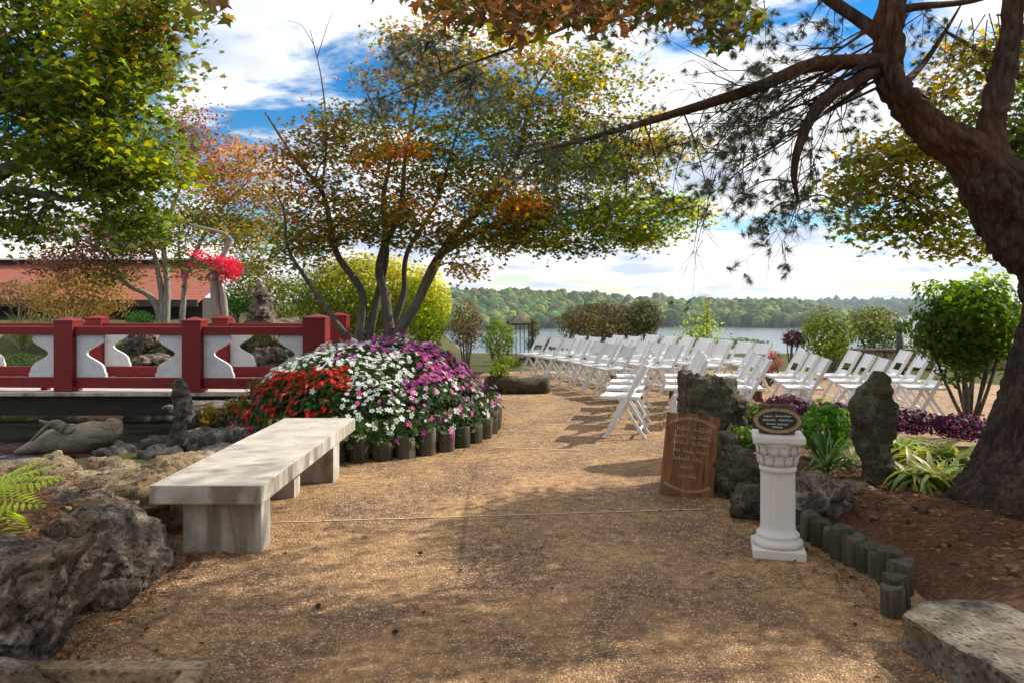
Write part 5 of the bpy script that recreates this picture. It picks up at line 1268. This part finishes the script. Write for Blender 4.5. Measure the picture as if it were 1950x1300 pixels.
# ------------------------------------------------------------------ metal fence, low wall and lamp post at the terrace edge
fc = empty('metal_fence', (1.3, 18.6, 0)); tag(fc, 'dark metal rail fence at the terrace edge before the lake', 'fence')
for z in (.12, .95):
    bm = bmesh.new(); add_box(bm, (-1.4, -.02, z), (-.8, .02, z + .04)); bm_obj('rail', bm, M['metal_dark'], fc, bevel=0)
for k in range(7):
    bm = bmesh.new(); x = -1.4 + k * .1; big = k % 6 == 0; w = .03 if big else .010
    add_box(bm, (x - w, -w, -.1), (x + w, w, 1.05 if big else .949)); bm_obj('post' if big else 'bar', bm, M['metal_dark'], fc, bevel=0)
lw = empty('low_wall', (8.2, 17.2, 0)); tag(lw, 'low brown stone wall behind the right-hand chairs', 'wall')
for k in range(12):
    for j in range(2):
        bm = bmesh.new(); x = -1.3 + k * .42 + .2 * j; add_box(bm, (x + .006, -.15, .02 + j * .20), (x + .41, .15, .21 + j * .20)); bm_obj('stone', bm, M['rock_tan'], lw, bevel=.02, seg=1)
bm = bmesh.new(); add_box(bm, (-1.4, -.19, .412), (4.0, .19, .46)); bm_obj('coping', bm, M['slab'], lw, bevel=.01)
lp = empty('bollard', (8.15, 16.0, 0)); tag(lp, 'dark post standing before the low wall', 'post')
lathe('shaft', [(.09, 0), (.08, .1), (.07, .5), (.07, .9)], M['metal_dark'], lp, 16); lathe('head', [(.07, .905), (.11, .93), (.11, 1.03), (.03, 1.10)], M['metal_dark'], lp, 16)

# ------------------------------------------------------------------ wooded far shore
Mf, t = new_mat('far_foliage'); p = pos_of(t)
oi = t.n('ShaderNodeAttribute', attribute_name='Col').outputs['Color']
n = t.noise(p, .42, 5, .75); c = t.mix(1.0, oi, t.ramp(n, [(.36, (.35, .38, .40)), (.64, (1.6, 1.6, 1.5))]), 'MULTIPLY')
finish(t, c, .95, n, 1.0, .8, .05)
def wood_mass(name, label, pts, rad, palette, sub):
    bm = bmesh.new(); bmesh.ops.create_icosphere(bm, subdivisions=sub, radius=1); bm.verts.ensure_lookup_table()
    bv = np.array([tuple(v.co) for v in bm.verts]); bf = np.array([[v.index for v in f.verts] for f in bm.faces]); bm.free()
    N_ = len(pts); K = len(bv); V = np.zeros((N_, K, 3)); C_ = np.ones((N_, K, 4))
    for i, p in enumerate(pts):
        r_ = rad * random.choice([.5, .65, .8, .95, 1.1, 1.25]) * random.uniform(.9, 1.1); o_ = Vector((i * 1.7, i * .3, 0))
        s = np.array([1 + .5 * noise.noise(Vector(b) * 1.9 + o_) + .34 * noise.noise(Vector(b) * 4.5 + o_) for b in bv])[:, None] if i < 400 else S_cache[i % 400]
        if i < 400: S_cache[i] = s
        V[i] = bv * s * np.array((r_, r_, r_ * random.uniform(.9, 1.3))) + np.array(p); C_[i, :, :3] = pal(palette, 1, .2)[0]
    Fs = (bf[None] + (np.arange(N_) * K)[:, None, None]).reshape(-1, 3)
    me = bpy.data.meshes.new(name); me.vertices.add(N_ * K); me.vertices.foreach_set('co', V.reshape(-1).astype(np.float32)); nf = len(Fs)
    me.loops.add(nf * 3); me.loops.foreach_set('vertex_index', Fs.reshape(-1).astype(np.int32)); me.polygons.add(nf); me.polygons.foreach_set('loop_start', np.arange(0, nf * 3, 3, dtype=np.int32)); me.update(calc_edges=True)
    ca = me.color_attributes.new('Col', 'FLOAT_COLOR', 'POINT'); ca.data.foreach_set('color', C_.astype(np.float32).reshape(-1)); me.materials.append(Mf)
    o = bpy.data.objects.new(name, me); link(o); return tag(o, label, 'woodland', None, 'stuff')
S_cache = {}
pts = []
while len(pts) < 2300:
    x, y = random.uniform(-140, 335), random.uniform(560, 830); z = ground_z(x, y)
    if z > LAKE_Z - .5: pts.append((x, y, z + random.uniform(3.0, 6.0)))
wood_mass('woodland', 'wooded hillside on the far shore of the lake', pts, 5.8, [(.065, .105, .03), (.085, .135, .035), (.055, .095, .03), (.115, .15, .04), (.13, .135, .045)], 2)
S_cache = {}
pts = []
while len(pts) < 900:
    x, y = random.uniform(380, 1000), random.uniform(1330, 1700); z = ground_z(x, y)
    if z > LAKE_Z: pts.append((x, y, z + 5))
wood_mass('woodland', 'distant blue-green wooded ridge at right beyond the lake', pts, 9, [(.05, .075, .035), (.06, .085, .04)], 1)

# ------------------------------------------------------------------ litter and pine cones
def scatter_leaves(name, label, fn, n, size, palette):
    P_ = np.array([fn() for _ in range(n)])
    o = leaf_cloud(name, OVAL, P_, size * rng.uniform(.5, 1.3, n), pal(palette, n, .3), M['leaf'], None, upbias=3.0); tag(o, label, None, None, 'stuff'); o['kind'] = 'stuff'
BR = [(.16, .07, .03), (.10, .05, .03), (.24, .13, .06), (.30, .18, .08), (.07, .04, .03)]
def f1():
    y = 2.2 + 6 * random.random() ** 1.6; x = random.uniform(-1.9, 1.7) if y < 5 else random.uniform(-1.3, 1.3); return (x, y, .014)
scatter_leaves('fallen_leaves', 'small fallen leaves scattered over the paving', f1, 420, .028, BR)
def f2(): 
    y = random.uniform(3.5, 6.4); return (random.uniform(2.15, 3.6), y, .165 + .03 * random.random())
scatter_leaves('fallen_leaves', 'brown leaves and needles lying on the pine bed', f2, 2600, .045, BR)
def f3(): return (random.uniform(-3.8, -2.15), random.uniform(2.8, 4.8), .40 + .06 * random.random())
scatter_leaves('fallen_leaves', 'brown fallen leaves lying on the raised bed', f3, 1200, .045, BR)
def f4():
    q = random.random(); r_ = random.random()
    if r_ < .35:
        th = R(-150) + R(170) * q; return (MOUND[0] + math.cos(th) * (MRX + .12 + abs(random.gauss(0, .08))), MOUND[1] + math.sin(th) * (MRY + .12 + abs(random.gauss(0, .08))), .015)
    if r_ < .7: y = 2.7 + 1.8 * q; return (-1.86 + abs(random.gauss(0, .10)), y, .016)
    y = 3.4 + 1.8 * q; return (1.82 - .1 * abs(y - 4) - abs(random.gauss(0, .10)), y, .016)
scatter_leaves('fallen_leaves', 'brown leaf debris gathered along the edges of the paving', f4, 700, .030, BR)
def f5():
    y = 2.1 + 4.5 * random.random() ** 1.5; return (random.uniform(-1.8, 1.7), y, .010)
scatter_leaves('loose_gravel', 'pale loose chips lying on the paving', f5, 3600, .009, [(.50, .37, .25), (.40, .29, .19), (.60, .48, .36), (.10, .07, .055), (.25, .15, .09)])
def cone_mesh():
    V = []; F_ = []
    for j in range(7):
        for k in range(8):
            th = 2 * math.pi * (k + .5 * (j % 2)) / 8; r = .020 * math.sin(math.pi * (.18 + .75 * j / 7)); z = .006 + j * .006; b0 = len(V)
            for dt, dr, dz in ((-.35, .35, 0), (.35, .35, 0), (.18, 1.25, .006), (-.18, 1.25, .006)): V.append((math.cos(th + dt) * r * dr, math.sin(th + dt) * r * dr, z + dz))
            F_.append((b0, b0 + 1, b0 + 2, b0 + 3))
    b0 = len(V)
    for j in range(5):
        for k in range(6): V.append((math.cos(k * 1.047) * .011 * math.sin(math.pi * (.1 + .2 * j)), math.sin(k * 1.047) * .011 * math.sin(math.pi * (.1 + .2 * j)), j * .011))
    for j in range(4):
        for k in range(6): F_.append((b0 + j * 6 + k, b0 + j * 6 + (k + 1) % 6, b0 + j * 6 + 6 + (k + 1) % 6, b0 + j * 6 + 6 + k))
    me = bpy.data.meshes.new('pine_cone'); me.from_pydata(V, [], F_); me.update(); me.materials.append(M['plaque_bark']); return me
cm = cone_mesh()
for px, py, lab in [(1655, 992, 'pine cone on the straw behind the edging logs'), (1735, 1000, 'pine cone on the straw, midway between logs and pine trunk'), (1670, 960, 'pine cone near the foot of the leaning standing stone'), (1800, 1040, 'pine cone on the straw before the pine trunk'), (795, 1055, 'pine cone on the paving, nearest the joint line'), (760, 1205, 'pine cone on the paving at the bottom, farthest from the bench'), (600, 1160, 'pine cone on the paving in front of the bench end'), (1690, 1150, 'pine cone on the paving at the foot of the edging logs')]:
    p = gp(px, py, .16 if px > 1630 and py < 1100 else .01); o = bpy.data.objects.new('pine_cone', cm); link(o); o.location = p + Vector((0, 0, .009)); o.scale = (.65, .65, .65); o.rotation_euler = (random.uniform(1, 1.6), 0, random.random() * 6)
    tag(o, lab, 'pine cone', 'fallen pine cones')

# ------------------------------------------------------------------ haze over the valley
Mh = bpy.data.materials.new('valley_air'); Mh.use_nodes = True; t = NT(Mh.node_tree)
pv = t.n('ShaderNodeVolumePrincipled', {'Color': (.72, .82, 1.0, 1), 'Density': .00015, 'Anisotropy': .2})
t.n('ShaderNodeOutputMaterial', {'Volume': pv.outputs[0]})
bm = bmesh.new(); add_box(bm, (-2600, -60, -30), (2600, 3300, 45)); tag(bm_obj('haze', bm, Mh), 'thin blue air over the lake and far shore', None, None, 'stuff')
